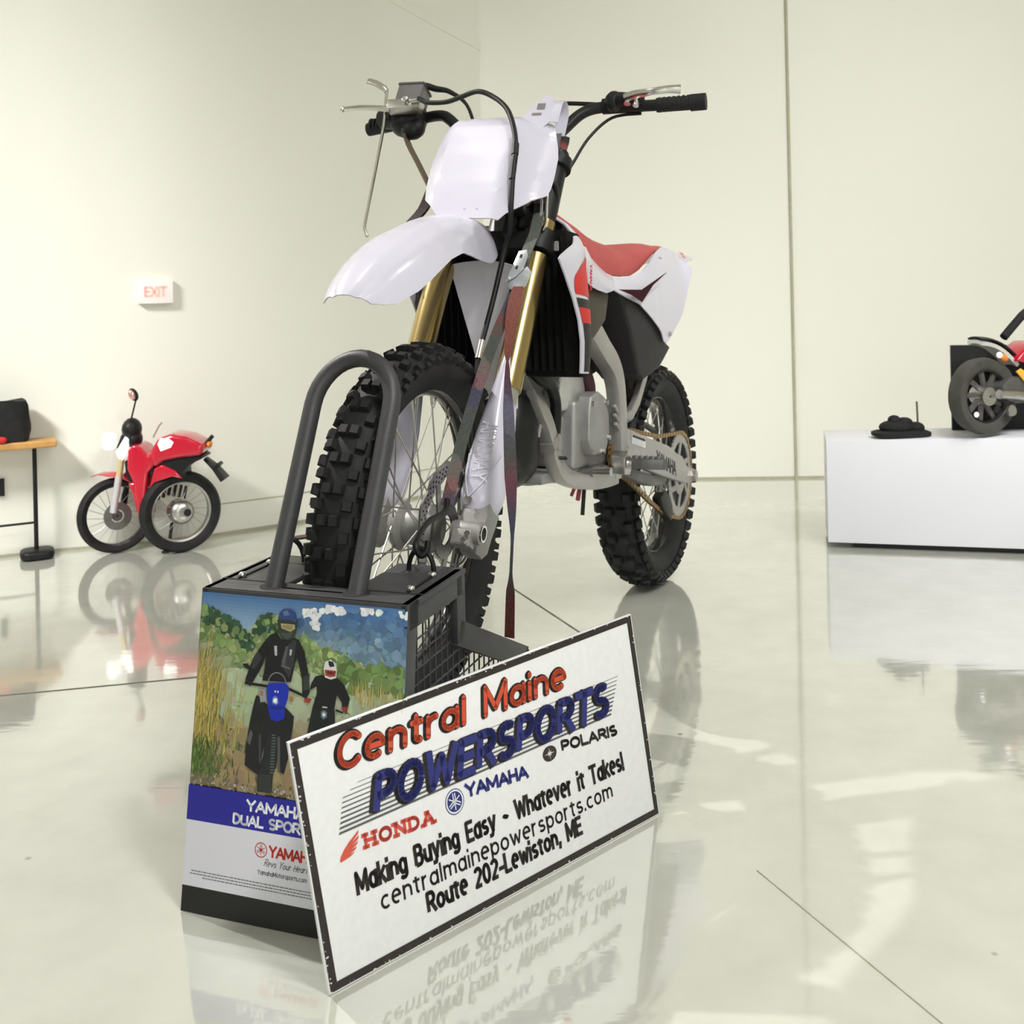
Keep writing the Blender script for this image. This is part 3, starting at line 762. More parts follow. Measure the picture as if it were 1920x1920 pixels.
# ---- frame
def dual(name, g, m, **k):
    part(name, g, m, **k); part(name, g.mirror(), m, **k)
spar = [(1.08, .050, .93), (.96, .080, .84), (.86, .100, .765), (.795, .107, .722), (.735, .107, .688), (.672, .107, .655), (.632, .107, .615), (.613, .107, .555), (.604, .107, .49), (.598, .107, .43), (.600, .107, .395)]
g = G().strip(catmull(spar, 3), [.05]*31, [.040]*31, (0, 1, 0)) if False else G()
pts = catmull(spar, 4)
g.strip(pts, .036, [lerp(.062, .046, i/(len(pts)-1)) for i in range(len(pts))], (0, 1, 0))
dual('frame_spar', g, ALU, bevel=.0035)
for sx, sy, sz in ((.586, .127, .45),):
    g = G().cyl((sx, sy, sz), (sx, sy+.008, sz), .014, 16); dual('pivot_bolt', g, STEEL)
g = G(); pts = catmull([(1.085, 0, .84), (1.06, 0, .72), (1.03, 0, .63), (1.0, 0, .585)], 4)
g.strip(pts, [lerp(.05, .13, i/(len(pts)-1)) for i in range(len(pts))], .04, (0, 1, 0))
part('down_tube', g, ALU, bevel=.004)
cra = [(1.015, .045, .590), (1.015, .062, .555), (.990, .070, .515), (.968, .072, .475), (.945, .072, .438), (.905, .072, .405), (.84, .075, .385), (.75, .08, .372), (.66, .088, .370), (.60, .095, .375)]
g = G(); pts = catmull(cra, 4); g.strip(pts, .032, .036, (0, 1, 0)); dual('cradle_tube', g, ALU, bevel=.004)
g = G(); g.strip([(.973, .07, .485), (.963, .072, .468)], .042, .046, (0, 1, 0)); g.box((.956, .088, .474), (.02, .012, .03)); dual('weld_joint', g, ALUC, bevel=.003)
g = G(); g.box((.60, 0, .385), (.05, .22, .035)); part('cross_member', g, ALU, bevel=.004)
g = G().tube([(.955, .05, .445), (.945, .094, .442), (.93, .094, .44), (.92, .06, .44)], .004, 8, sm=4); part('cable_tie', g, BLK)
g = G().strip([(.60, .09, .50), (.49, .10, .525), (.44, .102, .560), (.36, .10, .64), (.10, .08, .90)], .016, .028, (0, 1, 0)); dual('subframe_tube', g, ALU, bevel=.003)

# ---- engine
g = G()
g.box((.70, -.005, .485), (.26, .17, .16)); g.box((.70, 0, .415), (.24, .15, .06)); g.box((.82, -.01, .47), (.06, .12, .12))
eng = part('engine_case', g, ALUC, bevel=.012, seg=3)
g = G()
pl = [(.79, .575), (.74, .588), (.69, .572), (.665, .53), (.660, .485), (.675, .45), (.70, .437), (.775, .437), (.80, .47), (.80, .54)]
g.prism(pl, .07, .105, XZ); part('flywheel_cover', g, ALUC, bevel=.006, seg=3, parent=eng)
g = G()
for x, z in ((.785, .56), (.69, .56), (.672, .475), (.71, .443), (.78, .445)): g.cyl((x, .104, z), (x, .111, z), .0065, 6)
part('cover_bolt', g, STEEL, parent=eng)
g = G(); g.box((.812, .045, .485), (.012, .05, .045)); part('case_recess', g, BLK, parent=eng)
g = G()
for k in range(3): g.box((.635-.006*k, .115, .535-.022*k), (.06, .01, .010), M.Rotation(rad(-35), 3, 'Y'))
part('chain_cover', g, ALUC, parent=eng, bevel=.003)
g = G(); g.prism([(.87, .54), (.86, .64), (.75, .66), (.70, .60), (.72, .55)], -.055, .06, XZ); g.box((.79, 0, .66), (.12, .12, .05))
cy = part('cylinder', g, mat('bright_cast', (.62, .62, .60), .42, metal=.5, nz=.06, bump=.15, bscale=200), bevel=.010, seg=3)
g = G()
for k in range(5): g.strip([(.872, -.05, .575+.02*k), (.872, .056, .575+.02*k)], .008, .008, (1, 0, 0))
part('cylinder_rib', g, ALUC, parent=cy, bevel=.002)
pp = [(.86, -.01, .60), (.93, -.005, .590), (1.005, .0, .555), (1.03, .0, .495), (1.00, -.005, .445), (.93, -.05, .415), (.82, -.11, .42), (.70, -.135, .47), (.55, -.14, .62), (.35, -.13, .72)]
part('exhaust_pipe', G().tube(pp, [.026, .040, .060, .068, .062, .052, .045, .035, .028, .026], 20, sm=5), mat('black_exhaust', (.010, .010, .010), .4, metal=.3, nz=.3), smooth=60)
part('pipe_spring', G().tube([(.985, .062, .565), (1.0, .068, .545), (1.02, .066, .49)], .004, 8, sm=3), STEEL)
part('radiator_hose', G().tube([(1.06, .06, .64), (1.03, .075, .615), (.985, .080, .600), (.955, .080, .56), (.945, .075, .50), (.93, .06, .46)], .013, 12, sm=5), BLK)
g = G().tube([(.66, .02, .36), (.672, .01, .327)], .0045, 8); part('breather_tube', g, mat('red_tube', (.35, .05, .07), .5, nz=.05)); 
g = G().tube([(.60, .01, .37), (.60, .0, .309)], .006, 8); part('breather_tube', g, bpy.data.materials['red_tube'])
part('breather_tube', G().tube([(.55, .0, .36), (.565, 0, .268)], .0055, 8), BLK)
g = G().tube([(.73, .05, .66), (.70, .06, .60), (.685, .05, .56)], .02, 10, sm=4); part('carburettor_boot', g, mat('dark_purple_rubber', (.05, .012, .02), .5, nz=.1))
g = G(); g.box((.90, 0, .395), (.16, .12, .025)); part('engine_base', g, ALUC, bevel=.006)

# ---- radiators with louvred guards
def radi():
    g = G(); g.add([(1.12, .062, .93), (1.12, .165, .93), (1.085, .190, .622), (1.085, .062, .622), (1.04, .062, .93), (1.04, .165, .93), (1.03, .185, .622), (1.03, .062, .622)],
                   [[0, 3, 2, 1], [4, 5, 6, 7], [0, 1, 5, 4], [1, 2, 6, 5], [2, 3, 7, 6], [3, 0, 4, 7]])
    return g
RADB = mat('radiator_black', (.006, .006, .006), .75, spec=.12, nz=.2)
dual('radiator', radi(), RADB, bevel=.006)
def louv():
    g = G()
    for k in range(6):
        y = .072+.017*k; g.strip([(1.124, y, .915), (1.092, y+.002, .635)], .004, .012, (.4, 1, 0))
    return g
dual('radiator_guard', louv(), RADB)
g = G(); g.box((1.10, .11, .895), (.05, .085, .022)); part('radiator_bracket', g, ALUC, bevel=.004)
g = G()
for z in (.870, .845): g.cyl((1.122, .070, z), (1.132, .070, z), .007, 8)
part('bracket_bolt', g, STEEL)
g = G().tube([(1.06, .04, .99), (1.05, .05, .975), (1.05, .055, .955)], .03, 12); g.blob((1.06, .08, .945), (.06, .05, .035), 12, 8)
part('tank_front', g, BLK, smooth=50)

# ---- shrouds
shr = [(.965, (1.095, .120, 1.065, .105)), (.950, (1.085, .145, 1.040, .120)), (.930, (1.076, .160, 1.010, .135)), (.915, (1.082, .168, .985, .142)), (.900, (1.115, .180, .975, .150)), (.880, (1.185, .192, .985, .160)), (.858, (1.244, .200, .995, .165)), (.826, (1.209, .200, .995, .168)), (.781, (1.163, .200, .990, .170)), (.740, (1.131, .200, .987, .170)), (.696, (1.115, .200, .989, .170)), (.655, (1.109, .198, .996, .170)), (.630, (1.106, .196, 1.006, .170))]
shr_t = sorted((z, v) for z, v in shr)
def shp(z, u, off=0.0):
    x0, y0, x1, y1 = interp(shr_t, z)
    return V((lerp(x0, x1, u), lerp(y0, y1, u)+.012*sin(PI*u)+off, z))
zs = [lerp(.630, .965, i/40) for i in range(41)]
rows = [[shp(z, k/10) for k in range(11)] for z in zs]
sg = G().grid(rows, .0035, flip=1)
for sgn in (1, -1):
    SHS = lambda g: g if sgn == 1 else (setattr(g, 'v', [V((p.x, p.y*.88, p.z)) for p in g.v]) or g)
    sh = part('radiator_shroud', sg if sgn == 1 else SHS(sg.mirror()), PLASTIC, smooth=42)
    def patch(z0, z1, u0, u1, off, n=10):
        g = G(); rr = []
        for i in range(n+1):
            z = lerp(z0, z1, i/n); a = u0(z) if callable(u0) else u0; b = u1(z) if callable(u1) else u1
            rr.append([shp(z, lerp(a, b, k/6), off) for k in range(7)])
        g.grid(rr); return g if sgn == 1 else SHS(g.mirror())
    edge = lambda z: interp([(.63, .12), (.74, .12), (.80, .12), (.826, .22), (.86, .62), (.885, .86)], z)
    part('red_graphic', patch(.792, .884, edge, lambda z: interp([(.79, .93), (.86, .93), (.884, .88)], z), .0012), RED, parent=sh)
    part('black_graphic', patch(.766, .785, .10, .95, .0012, 3), BLKG, parent=sh)
    part('red_graphic', patch(.735, .766, .11, .95, .0014, 3), RED, parent=sh)
    part('black_graphic', patch(.634, .735, .14, .95, .0012, 8), BLKG, parent=sh)
    if sgn == 1:
        g = G(); text(g, 'YAMAHA', 0, 0, .016, .060, .003, (.5, .05, .06), lambda u, v, z: V((.968-v, .161+.002+z, .872-u*1.0)), gap=.16)
        part('shroud_lettering', g, RED, parent=sh)

# ---- tank, seat, side panels, tail
g = G(); g.prism([(.90, .84), (.90, .70), (.84, .712), (.80, .735), (.765, .755), (.742, .82), (.78, .84)], .06, .130, XZ); dual('fuel_tank', g, GUNM, bevel=.008, seg=3)
g = G(); g.loft([[V((x, y, z)) for y, z in ((-.07, zb), (-.07, zt-.03), (-.04, zt), (.04, zt), (.07, zt-.03), (.07, zb))] for x, zb, zt in ((1.10, .80, .90), (1.0, .76, .955), (.90, .74, .97), (.80, .80, .93), (.70, .82, .92))])
part('tank_body', g, BLK, bevel=.006)
top = [(.075, 1.012), (.096, 1.013), (.176, 1.008), (.325, .988), (.484, .967), (.569, .960), (.687, .963), (.743, .969), (.82, .985), (.90, 1.003), (.95, 1.008), (.99, 1.005)]
low = [(.075, 1.000), (.15, .993), (.22, .982), (.291, .972), (.40, .926), (.45, .905), (.525, .884), (.60, .876), (.685, .873), (.763, .876), (.831, .89), (.881, .909), (.91, .933), (.95, .955), (.99, .970)]
rings = []
for i in range(41):
    x = lerp(.078, .985, i/40); zt = interp(top, x); zl = interp(low, x); w_ = interp([(.078, .075), (.3, .105), (.6, .112), (.8, .105), (.95, .075), (.985, .06)], x)
    h = zt-zl
    half = [(w_, zl), (w_*.99, zl+h*.35), (w_*.88, zl+h*.72), (w_*.62, zt-.004), (w_*.3, zt+.003)]
    rings.append([V((x, y, z)) for y, z in half]+[V((x, 0, zt+.005))]+[V((x, -y, z)) for y, z in half[::-1]])
part('seat', G().loft(rings), SEATM, smooth=60)
def loft2(topl, botl, n, m, bulge):
    A = resample(topl, n); B = resample(botl, n); rows = []
    for j in range(m+1):
        t = j/m; rows.append([lerp(A[i], B[i], t)+V((0, bulge*sin(PI*t)*(sin(PI*i/(n-1))**.5 if n > 1 else 1), 0)) for i in range(n)])
    return rows
p1 = loft2([(1.005, .150, .905), (.95, .138, .915), (.90, .128, .918), (.86, .124, .900), (.80, .122, .884), (.74, .121, .872), (.69, .121, .869)],
           [(1.0, .166, .84), (.95, .152, .832), (.908, .146, .826), (.86, .144, .822), (.80, .143, .819), (.76, .142, .826), (.735, .141, .832)], 22, 8, .010)
p2 = loft2([(.697, .121, .869), (.62, .121, .873), (.55, .122, .881), (.47, .126, .902), (.40, .124, .930), (.33, .120, .966), (.26, .116, .990), (.16, .112, .992), (.085, .108, .985), (.068, .150, .945)],
           [(.735, .142, .830), (.671, .148, .819), (.563, .150, .808), (.462, .150, .779), (.373, .150, .748), (.337, .150, .709), (.259, .150, .745), (.161, .150, .802), (.062, .150, .934)], 28, 9, .008)
for sgn in (1, -1):
    for nm, rr in (('front_side_cover', p1), ('rear_side_panel', p2)):
        g = G().grid(rr, .003, flip=-1); sp = part(nm, g if sgn == 1 else g.mirror(), PLASTIC, smooth=40)
    g = G(); g.prism([(.765, .830), (.585, .843), (.365, .906), (.49, .862), (.583, .812), (.665, .824)], .1605, .1625, XZ)
    part('panel_accent', g if sgn == 1 else g.mirror(), MAROON, parent=sp)
    g = G().cyl((.30, .150, .742), (.30, .157, .742), .006, 10); part('panel_screw', g if sgn == 1 else g.mirror(), STEEL, parent=sp)
# tail / rear fender
rows = []
for i in range(29):
    q = i/28; x = lerp(.31, -.355, q)
    zt = interp([(-.355, 1.018), (-.28, 1.028), (-.163, 1.030), (0, 1.022), (.15, 1.008), (.31, .985)], x)
    hw = interp([(-.355, .030), (-.30, .058), (-.163, .075), (.074, .095), (.2, .115), (.31, .128)], x)
    dr = interp([(-.355, .004), (-.24, .026), (-.14, .052), (.074, .068), (.31, .03)], x)
    rows.append([V((x, u/8*hw, zt-dr*abs(u/8)**2.2)) for u in range(-8, 9)])
rf = part('rear_fender', G().grid(rows, .003, flip=1), PLASTIC, smooth=50)
g = G(); text(g, 'YZ125', 0, 0, .020, .052, .0035, (.4, .02, .05), lambda u, v, z: V((-.085-u, .066+(.02-v)*.5+.002, 1.008+v*.9-.012)), gap=.2, shear=.2)
part('tail_lettering', g, RED, parent=rf)
g = G(); g.prism([(.70, .850), (.56, .832), (.46, .803), (.36, .768), (.30, .722), (.235, .708), (.300, .672), (.347, .647), (.488, .614), (.533, .632), (.60, .74)], .02, .138, XZ)
dual('air_box', g, GREYP, bevel=.010, seg=3)
g = G().tube([(.47, .04, .79), (.455, .04, .74), (.36, .04, .64), (.33, .04, .60)], [.02, .03, .032, .028], 16); sk = part('rear_shock', g, BLK)
g = G()
for k in range(6): c = lerp(0, 1, k/5); g.tube([(lerp(.455, .34, c)+.001, .04+.034*cos(a*PI/8), lerp(.74, .61, c)+.034*sin(a*PI/8)*.8) for a in range(16)], .0045, 6, closed=True)
part('shock_spring', g, GREYP, parent=sk)

# ---- swingarm, chain, sprocket
arm = [(.600, .494), (.574, .490), (.494, .474), (.391, .457), (.25, .433), (.113, .392), (.043, .358), (-.02, .350), (-.055, .343), (-.055, .312), (.055, .312), (.113, .322), (.301, .353), (.461, .384), (.600, .403)]
g = G().prism(arm, .114, .136, XZ)
sa = part('swingarm', g, ALU, bevel=.005); part('swingarm', g.mirror(), ALU, bevel=.005)
g = G(); g.box((.44, 0, .43), (.09, .24, .05)); part('swingarm_brace', g, ALU, bevel=.008)
g = G(); text(g, 'YAMAHA', 0, 0, .041, .19, .0065, (.05, .05, .05), lambda u, v, z: V((.366-u, .1368+z, .387-u*.236+v)), gap=.16)
part('swingarm_lettering', g, BLK, parent=sa)
g = G(); g.cc = (.75, .76, .76); LZ = lambda x, z, h: V((x, .1365+h, z))
def lab(x0, x1, z0, z1, h): g.poly([LZ(x, z-(.582-x)*.164, h) for x, z in ((x0, z0), (x1, z0), (x1, z1), (x0, z1))])
lab(.582, .468, .457, .481, .0003); g.cc = (.01, .01, .012); lab(.578, .472, .473, .480, .0006)
g.cc = (.45, .46, .46)
for k in range(4): lab(.577, .49-.01*(k % 2), .459+.0033*k, .4603+.0033*k, .0006)
part('warning_label', g, LABEL, parent=sa, vcol=True)
g = G().strip([(.60, .09, .40), (.46, .11, .362), (.36, .11, .345), (.25, .105, .338)], .03, .03, (0, 1, 0)); dual('linkage_arm', g, ALUD, bevel=.004)
g = G().cyl((0, -.14, .331), (0, .148, .331), .012, 16); g.cyl((0, .136, .331), (0, .149, .331), .018, 6); part('rear_axle', g, STEEL)
# sprocket
g = disc_plate((0, 0, .331), .121, .097, 0, wav=0.0, spokes=6, hub=.05, inner=.80)
for k in range(50):
    a = 2*PI*k/50; g.box(V((0, .097, .331))+V((cos(a), 0, sin(a)))*.1225, (.007, .0035, .007), M.Rotation(-a, 3, 'Y'))
part('sprocket', g, ALU, smooth=30)
# chain: closed run round both sprockets
run = []
c0 = V((0, .097, .331)); c1 = V((.60, .097, .425)); R0, R1 = .1265, .036
for k in range(25): a = lerp(rad(84), rad(276), k/24); run.append(c0+V((R0*cos(a), 0, R0*sin(a))))
run += [V((.15, .097, .228)), V((.33, .097, .292)), V((.48, .097, .352))]
for k in range(9): a = lerp(rad(-75), rad(75), k/8); run.append(c1+V((R1*cos(a), 0, R1*sin(a))))
run += [V((.48, .097, .497-.012)), V((.391, .097, .474)), V((.222, .097, .455)), V((.10, .097, .456))]
loop = resample(run+[run[0]], 131)
g = G()
for i in range(130):
    a, b = loop[i], loop[i+1]; d = (b-a); L_ = d.length; d.normalize(); ang = math.atan2(d.z, d.x); R = M.Rotation(-ang, 3, 'Y')
    o = .0042 if i % 2 else .0026
    for sgn in (-1, 1): g.box((a+b)/2+V((0, sgn*o, 0)), (L_*1.25, .0016, .0105), R)
    g.box((a+b)/2, (L_*.55, .006, .006), R)
part('chain', g, CHAINM)
g = G(); g.prism([(.245, .285), (.21, .30), (.15, .285), (.12, .25), (.13, .21), (.20, .245)], .085, .112, XZ); part('chain_guide', g, BLK, bevel=.004)
g = G().tube([(.50, .135, .505), (.44, .13, .495), (.38, .13, .480)], .008, 8); part('chain_slider', g, BLK)
# ---- foot pegs, shift lever
g = G(); g.prism([(0, -.018), (.016, -.030), (.05, -.030), (.090, -.012), (.094, .006), (.05, .010), (0, .012)], -.014, .010, lambda a, b, h: V((.64-b*1.0, .15+a, .415+h)))
for k in range(6): g.box((.638, .162+.014*k, .428), (.03, .004, .008))
dual('foot_peg', g, ALUD, bevel=.0015)
g = G(); g.prism([(.70, .43), (.675, .445), (.655, .43), (.645, .40), (.66, .385), (.70, .39)], .122, .158, XZ); g.cyl((.665, .12, .412), (.665, .166, .412), .011, 14); dual('peg_bracket', g, STEEL, bevel=.003)
g = G().tube([(.72, .11, .405), (.80, .135, .403), (.84, .14, .405)], .008, 10); g.tube([(.84, .13, .405), (.84, .172, .407)], .011, 12)
part('shift_lever', g, STEEL)
g = G().tube([(.90, .05, .395), (.80, .07, .39), (.72, .10, .40)], .014, 10); part('shift_shaft', g, ALUD)

# ================================================================== WHEEL STAND
stand = empty('wheel_stand', None, 'dark grey motorcycle display stand with a tall loop and a picture poster on its front', 'stand', TM)
HW, XT, ZT, XB = .175, .403, .460, .471
def fx(v): return lerp(XB, XT, v/.46)          # x of the raked front at height v
SG = G()
TP = .006
# top plate: front beam and two side platforms with the tire slot between them
SG.box((.385, 0, ZT-.02), (.036, 2*HW, .04)); SG.box((.28, .118, ZT-.004), (.18, .120, .008)); SG.box((.28, -.118, ZT-.004), (.18, .120, .008))
SG.box((.36, 0, ZT-.004), (.03, .15, .008))
def bar_(a, b, w_, t_, side=(0, 1, 0)): SG.strip([V(a), V(b)], w_, t_, side)
for s_ in (1, -1):
    y = s_*(HW-.006)
    bar_((.40, y, ZT-.02), (.20, y, ZT-.02), .012, .040)
    bar_((.205, y, ZT-.001), (.205, y, .345), .012, .034)
    bar_((.215, y, .362), (-.11, y, .215), .012, .040)
    bar_((-.095, y, .225), (-.33, y, .010), .012, .036)
    bar_((.455, y, .02), (-.34, y, .02), .012, .04)
    SG.add([V((XT, y-.006, ZT)), V((XT, y+.006, ZT)), V((XB, y+.006, 0)), V((XB, y-.006, 0)), V((XT-.035, y-.006, ZT)), V((XT-.035, y+.006, ZT)), V((XB-.035, y+.006, 0)), V((XB-.035, y-.006, 0))],
           [[0, 1, 2, 3], [7, 6, 5, 4], [0, 4, 5, 1], [1, 5, 6, 2], [2, 6, 7, 3], [3, 7, 4, 0]])
# cradle plates the wheel rolls down on, inside
SG.box((-.33, 0, .012), (.05, 2*HW, .024))
for s_ in (1, -1): bar_((.32, s_*.058, .24), (-.10, s_*.058, .115), .006, .07)
SG.box((.10, 0, .105), (.5, .125, .006), M.Rotation(rad(-1), 3, 'Y'))
body = build('stand_frame', SG, STANDM, stand, bevel=.0012)
g = G(); g.add([V((XT, -HW+.001, ZT)), V((XT, HW-.001, ZT)), V((XB, HW-.001, 0)), V((XB, -HW+.001, 0)), V((XT-.006, -HW+.001, ZT)), V((XT-.006, HW-.001, ZT)), V((XB-.006, HW-.001, 0)), V((XB-.006, -HW+.001, 0))],
               [[0, 1, 2, 3], [7, 6, 5, 4], [0, 4, 5, 1], [1, 5, 6, 2], [2, 6, 7, 3], [3, 7, 4, 0]])
build('front_panel', g, STANDM, stand, bevel=.001)
# perforated side panels
for s_ in (1, -1):
    y = s_*(HW-.014); g = G()
    poly = lambda x: (.36 if x > .20 else interp([(-.33, .02), (-.10, .225), (.2, .36)], x)) if x < .2 else .44
    for k in range(34):
        x = .44-.0225*k
        zt = poly(x)-.012
        if x > .2: zt = .43
        zt = min(zt, (.455-x)/.148)
        if zt > .05: g.strip([(x+.004, y, .035), (x-.004, y, zt)], .0022, .0022, (0, 1, 0))
    for k in range(18):
        z = .04+.022*k
        xr = .455-z*.14
        xl = interp([(.02, -.33), (.225, -.10), (.36, .2)], z) if z < .36 else .20
        g.strip([(xr, y, z), (xl, y, z)], .0022, .0022, (0, 1, 0))
    build('mesh_panel', g, STANDM, stand)
# wheel loop
g = G(); lp = [V((.372, -.070, .440))]
z0, z1 = .455, .742
def lx(z): return lerp(.372, .198, (z-.44)/.36)
LT = .725
for q in range(6): z = lerp(.44, LT, q/5); lp.append(V((lx(z), -.072, z)))
for k in range(1, 16): a = PI-PI*k/16; z = LT+.075*sin(a); lp.append(V((lx(z), .072*cos(a), z)))
for q in range(6): z = lerp(LT, .44, q/5); lp.append(V((lx(z), .072, z)))
g.tube(lp[1:], .0148, 16); build('wheel_loop', g, STANDM, stand, smooth=50)
for s_ in (1, -1):
    build('loop_socket', G().cyl((.366, s_*.072, ZT), (.366, s_*.072, ZT+.0006), .021, 20), HOLE, stand)
# D-rings and bolt rails on the platforms
for s_ in (1, -1):
    g = G().tube([(.232, s_*.118+.022*cos(a*PI/10), ZT+.002+(.036*sin(a*PI/10))) for a in range(11)], .0042, 8); build('tie_ring', g, BLK, stand, smooth=50)
    g = G().strip([(.345, s_*.148, ZT+.0012), (.245, s_*.148, ZT+.0012)], .004, .0024, (0, 1, 0)); rail = build('hinge_slot', g, BLK, stand)
    for x in (.335, .255):
        build('bolt', G().blob((x, s_*.148, ZT+.004), (.0065, .0065, .005), 10, 6), CHROME, rail)
    g = G().strip([(.350, s_*.060, ZT+.0004), (.348, s_*.175, ZT+.0004)], .003, .0009, (1, 0, 0)); build('plate_seam', g, HOLE, stand)

# ---- poster on the raked front
ev = V((XT-XB, 0, ZT)).normalized(); en = V((ZT, 0, XB-XT)).normalized()
def PO(u, v, z=0): return V((XB, -HW, 0))+V((0, u, 0))+ev*v+en*(.0008+z)
pg = G(); cnt = [0]
def L(): cnt[0] += 1; return cnt[0]*1.6e-6
def pp_(pts, col):
    pg.cc = col; z = L(); pg.poly([PO(u, v, z) for u, v in pts])
def blobp(u, v, r, col, n=9, ry=None):
    ry = ry or r
    pp_([(min(.351, max(.003, u+r*random.uniform(.7, 1.2)*cos(2*PI*k/n))), min(.4565, max(.178, v+ry*random.uniform(.7, 1.2)*sin(2*PI*k/n)))) for k in range(n)], col)
def jit(c, a=.25): q = random.uniform(1-a, 1+a); return tuple(max(0, min(1, x*q*random.uniform(.92, 1.08))) for x in c)
A0, A1 = .002, .346
TOPV = lambda u: .4585
# sky in bands
for k in range(12):
    v0 = lerp(.40, .459, k/12); v1 = lerp(.40, .459, (k+1)/12); c = tuple(lerp(a, b, k/11) for a, b in zip((.30, .44, .58), (.07, .17, .36)))
    pp_([(A0, v0), (A1, v0), (A1, v1), (A0, v1)], c)
for k in range(24):
    v0 = lerp(.178, .41, k/24); v1 = lerp(.178, .41, (k+1)/24); c = tuple(lerp(a, b, k/23) for a, b in zip((.30, .24, .13), (.34, .42, .25)))
    pp_([(A0, v0), (A1, v0), (A1, v1), (A0, v1)], c)
# blue mountain on the right
for k in range(560):
    u = random.uniform(.165, .352); tp = interp([(.165, .425), (.2, .44), (.352, .452)], u); bt = interp([(.165, .41), (.25, .375), (.352, .345)], u)
    v = random.uniform(bt, tp); blobp(u, v, random.uniform(.0035, .009), jit(tuple(lerp(a, b, (v-bt)/(tp-bt+1e-6)) for a, b in zip((.20, .30, .34), (.055, .135, .30))), .3))
for (u, v, n) in ((.19, .442, 9), (.206, .443, 8), (.226, .449, 9), (.243, .447, 8), (.204, .425, 5), (.199, .433, 5), (.285, .452, 6), (.30, .451, 6), (.345, .45, 4)):
    for k in range(n): blobp(u+random.uniform(-.008, .008), v+random.uniform(-.004, .005), random.uniform(.003, .006), jit((.70, .72, .74), .12))
# green hills
for k in range(700):
    u = random.uniform(.003, .345); tp = interp([(0, .44), (.05, .425), (.095, .402), (.105, .43), (.135, .435), (.155, .415), (.25, .385), (.352, .345)], u)
    v = tp-abs(random.gauss(0, .028))
    dk = 1 if u < .14 and v > tp-.025 else 0
    c = (.035, .085, .045) if dk and random.random() < .7 else (.17, .26, .09) if random.random() < .55 else (.30, .38, .16)
    blobp(u, v, random.uniform(.0025, .0075), jit(c, .3))
# hazy slope behind the riders
for k in range(170):
    u = random.uniform(.05, .33); v = random.uniform(.255, .345); blobp(u, v, random.uniform(.008, .018), jit((.40, .47, .31) if v > .28 else (.36, .33, .19), .12))
for k in range(70):
    u = random.uniform(.25, .35); v = random.uniform(.34, .375); blobp(u, v, random.uniform(.004, .009), jit((.14, .22, .07), .35))
# dirt path
for k in range(170):
    u = random.uniform(.05, .20); v = random.uniform(.182, .262); blobp(u, v, random.uniform(.006, .014), jit((.31, .235, .125), .14))
# tall dry grass
def blade(u, v, lng, lean, wd, c):
    pts = [(u-wd, v), (u+wd, v), (u+lean*.5+wd*.6, v+lng*.6), (u+lean, v+lng), (u+lean*.5-wd*.6, v+lng*.6)]
    pp_([(min(.351, max(.003, a)), min(.452, max(.180, b))) for a, b in pts], c)
for k in range(330):
    u = abs(random.gauss(.0, .030)); v = random.uniform(.225, .345)-u*.3
    blade(u, v, random.uniform(.02, .06), random.uniform(-.006, .018), random.uniform(.0004, .0011), jit((.50, .40, .11) if random.random() < .7 else (.28, .24, .06), .35))
for k in range(12): blade(random.uniform(.004, .03), random.uniform(.33, .37), random.uniform(.04, .065), random.uniform(.0, .03), .0005, jit((.55, .45, .2), .2))
for k in range(200):
    u = abs(random.gauss(0, .032)); v = random.uniform(.19, .240)
    blade(u, v, random.uniform(.008, .022), random.uniform(-.01, .012), random.uniform(.0006, .0014), jit((.06, .13, .03) if random.random() < .7 else (.16, .22, .06), .4))
for k in range(60): blade(random.uniform(.27, .35), random.uniform(.315, .335), random.uniform(.012, .03), random.uniform(-.004, .004), .0006, jit((.52, .42, .14), .3))
for k in range(190):
    u = random.uniform(.004, .35); v = random.gauss(.186, .0035); blobp(u, max(.179, v), random.uniform(.0012, .0028), jit((.16, .15, .12) if random.random() < .6 else (.35, .33, .27), .4), 6)
# second rider
K = (.010, .011, .013)
def pj(pts, c): pp_(pts, c)
pj([(.206, .311), (.214, .318), (.235, .322), (.242, .313), (.245, .282), (.237, .20), (.205, .20), (.197, .26), (.202, .29)], (.014, .017, .02))
pj([(.219, .357), (.208, .354), (.202, .344), (.2, .334), (.211, .34), (.212, .331), (.206, .311), (.215, .305), (.242, .314), (.245, .331), (.253, .322), (.255, .313), (.263, .312), (.266, .329), (.256, .346), (.245, .355), (.234, .351)], K)
pj([(.253, .316), (.263, .317), (.263, .31), (.256, .309)], (.30, .03, .025)); pj([(.191, .323), (.204, .322), (.2, .315), (.192, .316)], (.30, .05, .035))
pj([(.221, .366), (.223, .376), (.232, .38), (.24, .375), (.243, .365), (.242, .355), (.234, .352), (.224, .354)], (.66, .66, .66))
pj([(.228, .378), (.236, .377), (.239, .371), (.232, .369), (.229, .372)], (.02, .02, .03))
pj([(.223, .365), (.242, .365), (.241, .357), (.232, .355), (.224, .357)], (.36, .05, .03)); pj([(.226, .363), (.240, .363), (.238, .359), (.228, .359)], (.12, .02, .02))
for r_, c_ in ((.006, (.12, .17, .2)), (.0035, (.35, .45, .5)), (.002, (.85, .9, .92))): blobp(.225, .302, r_, c_, 12)
pj([(.222, .3135), (.230, .3135), (.230, .3115), (.222, .3115)], (.5, .5, .5))
pj([(.244, .312), (.256, .309), (.256, .3065), (.244, .309)], K)
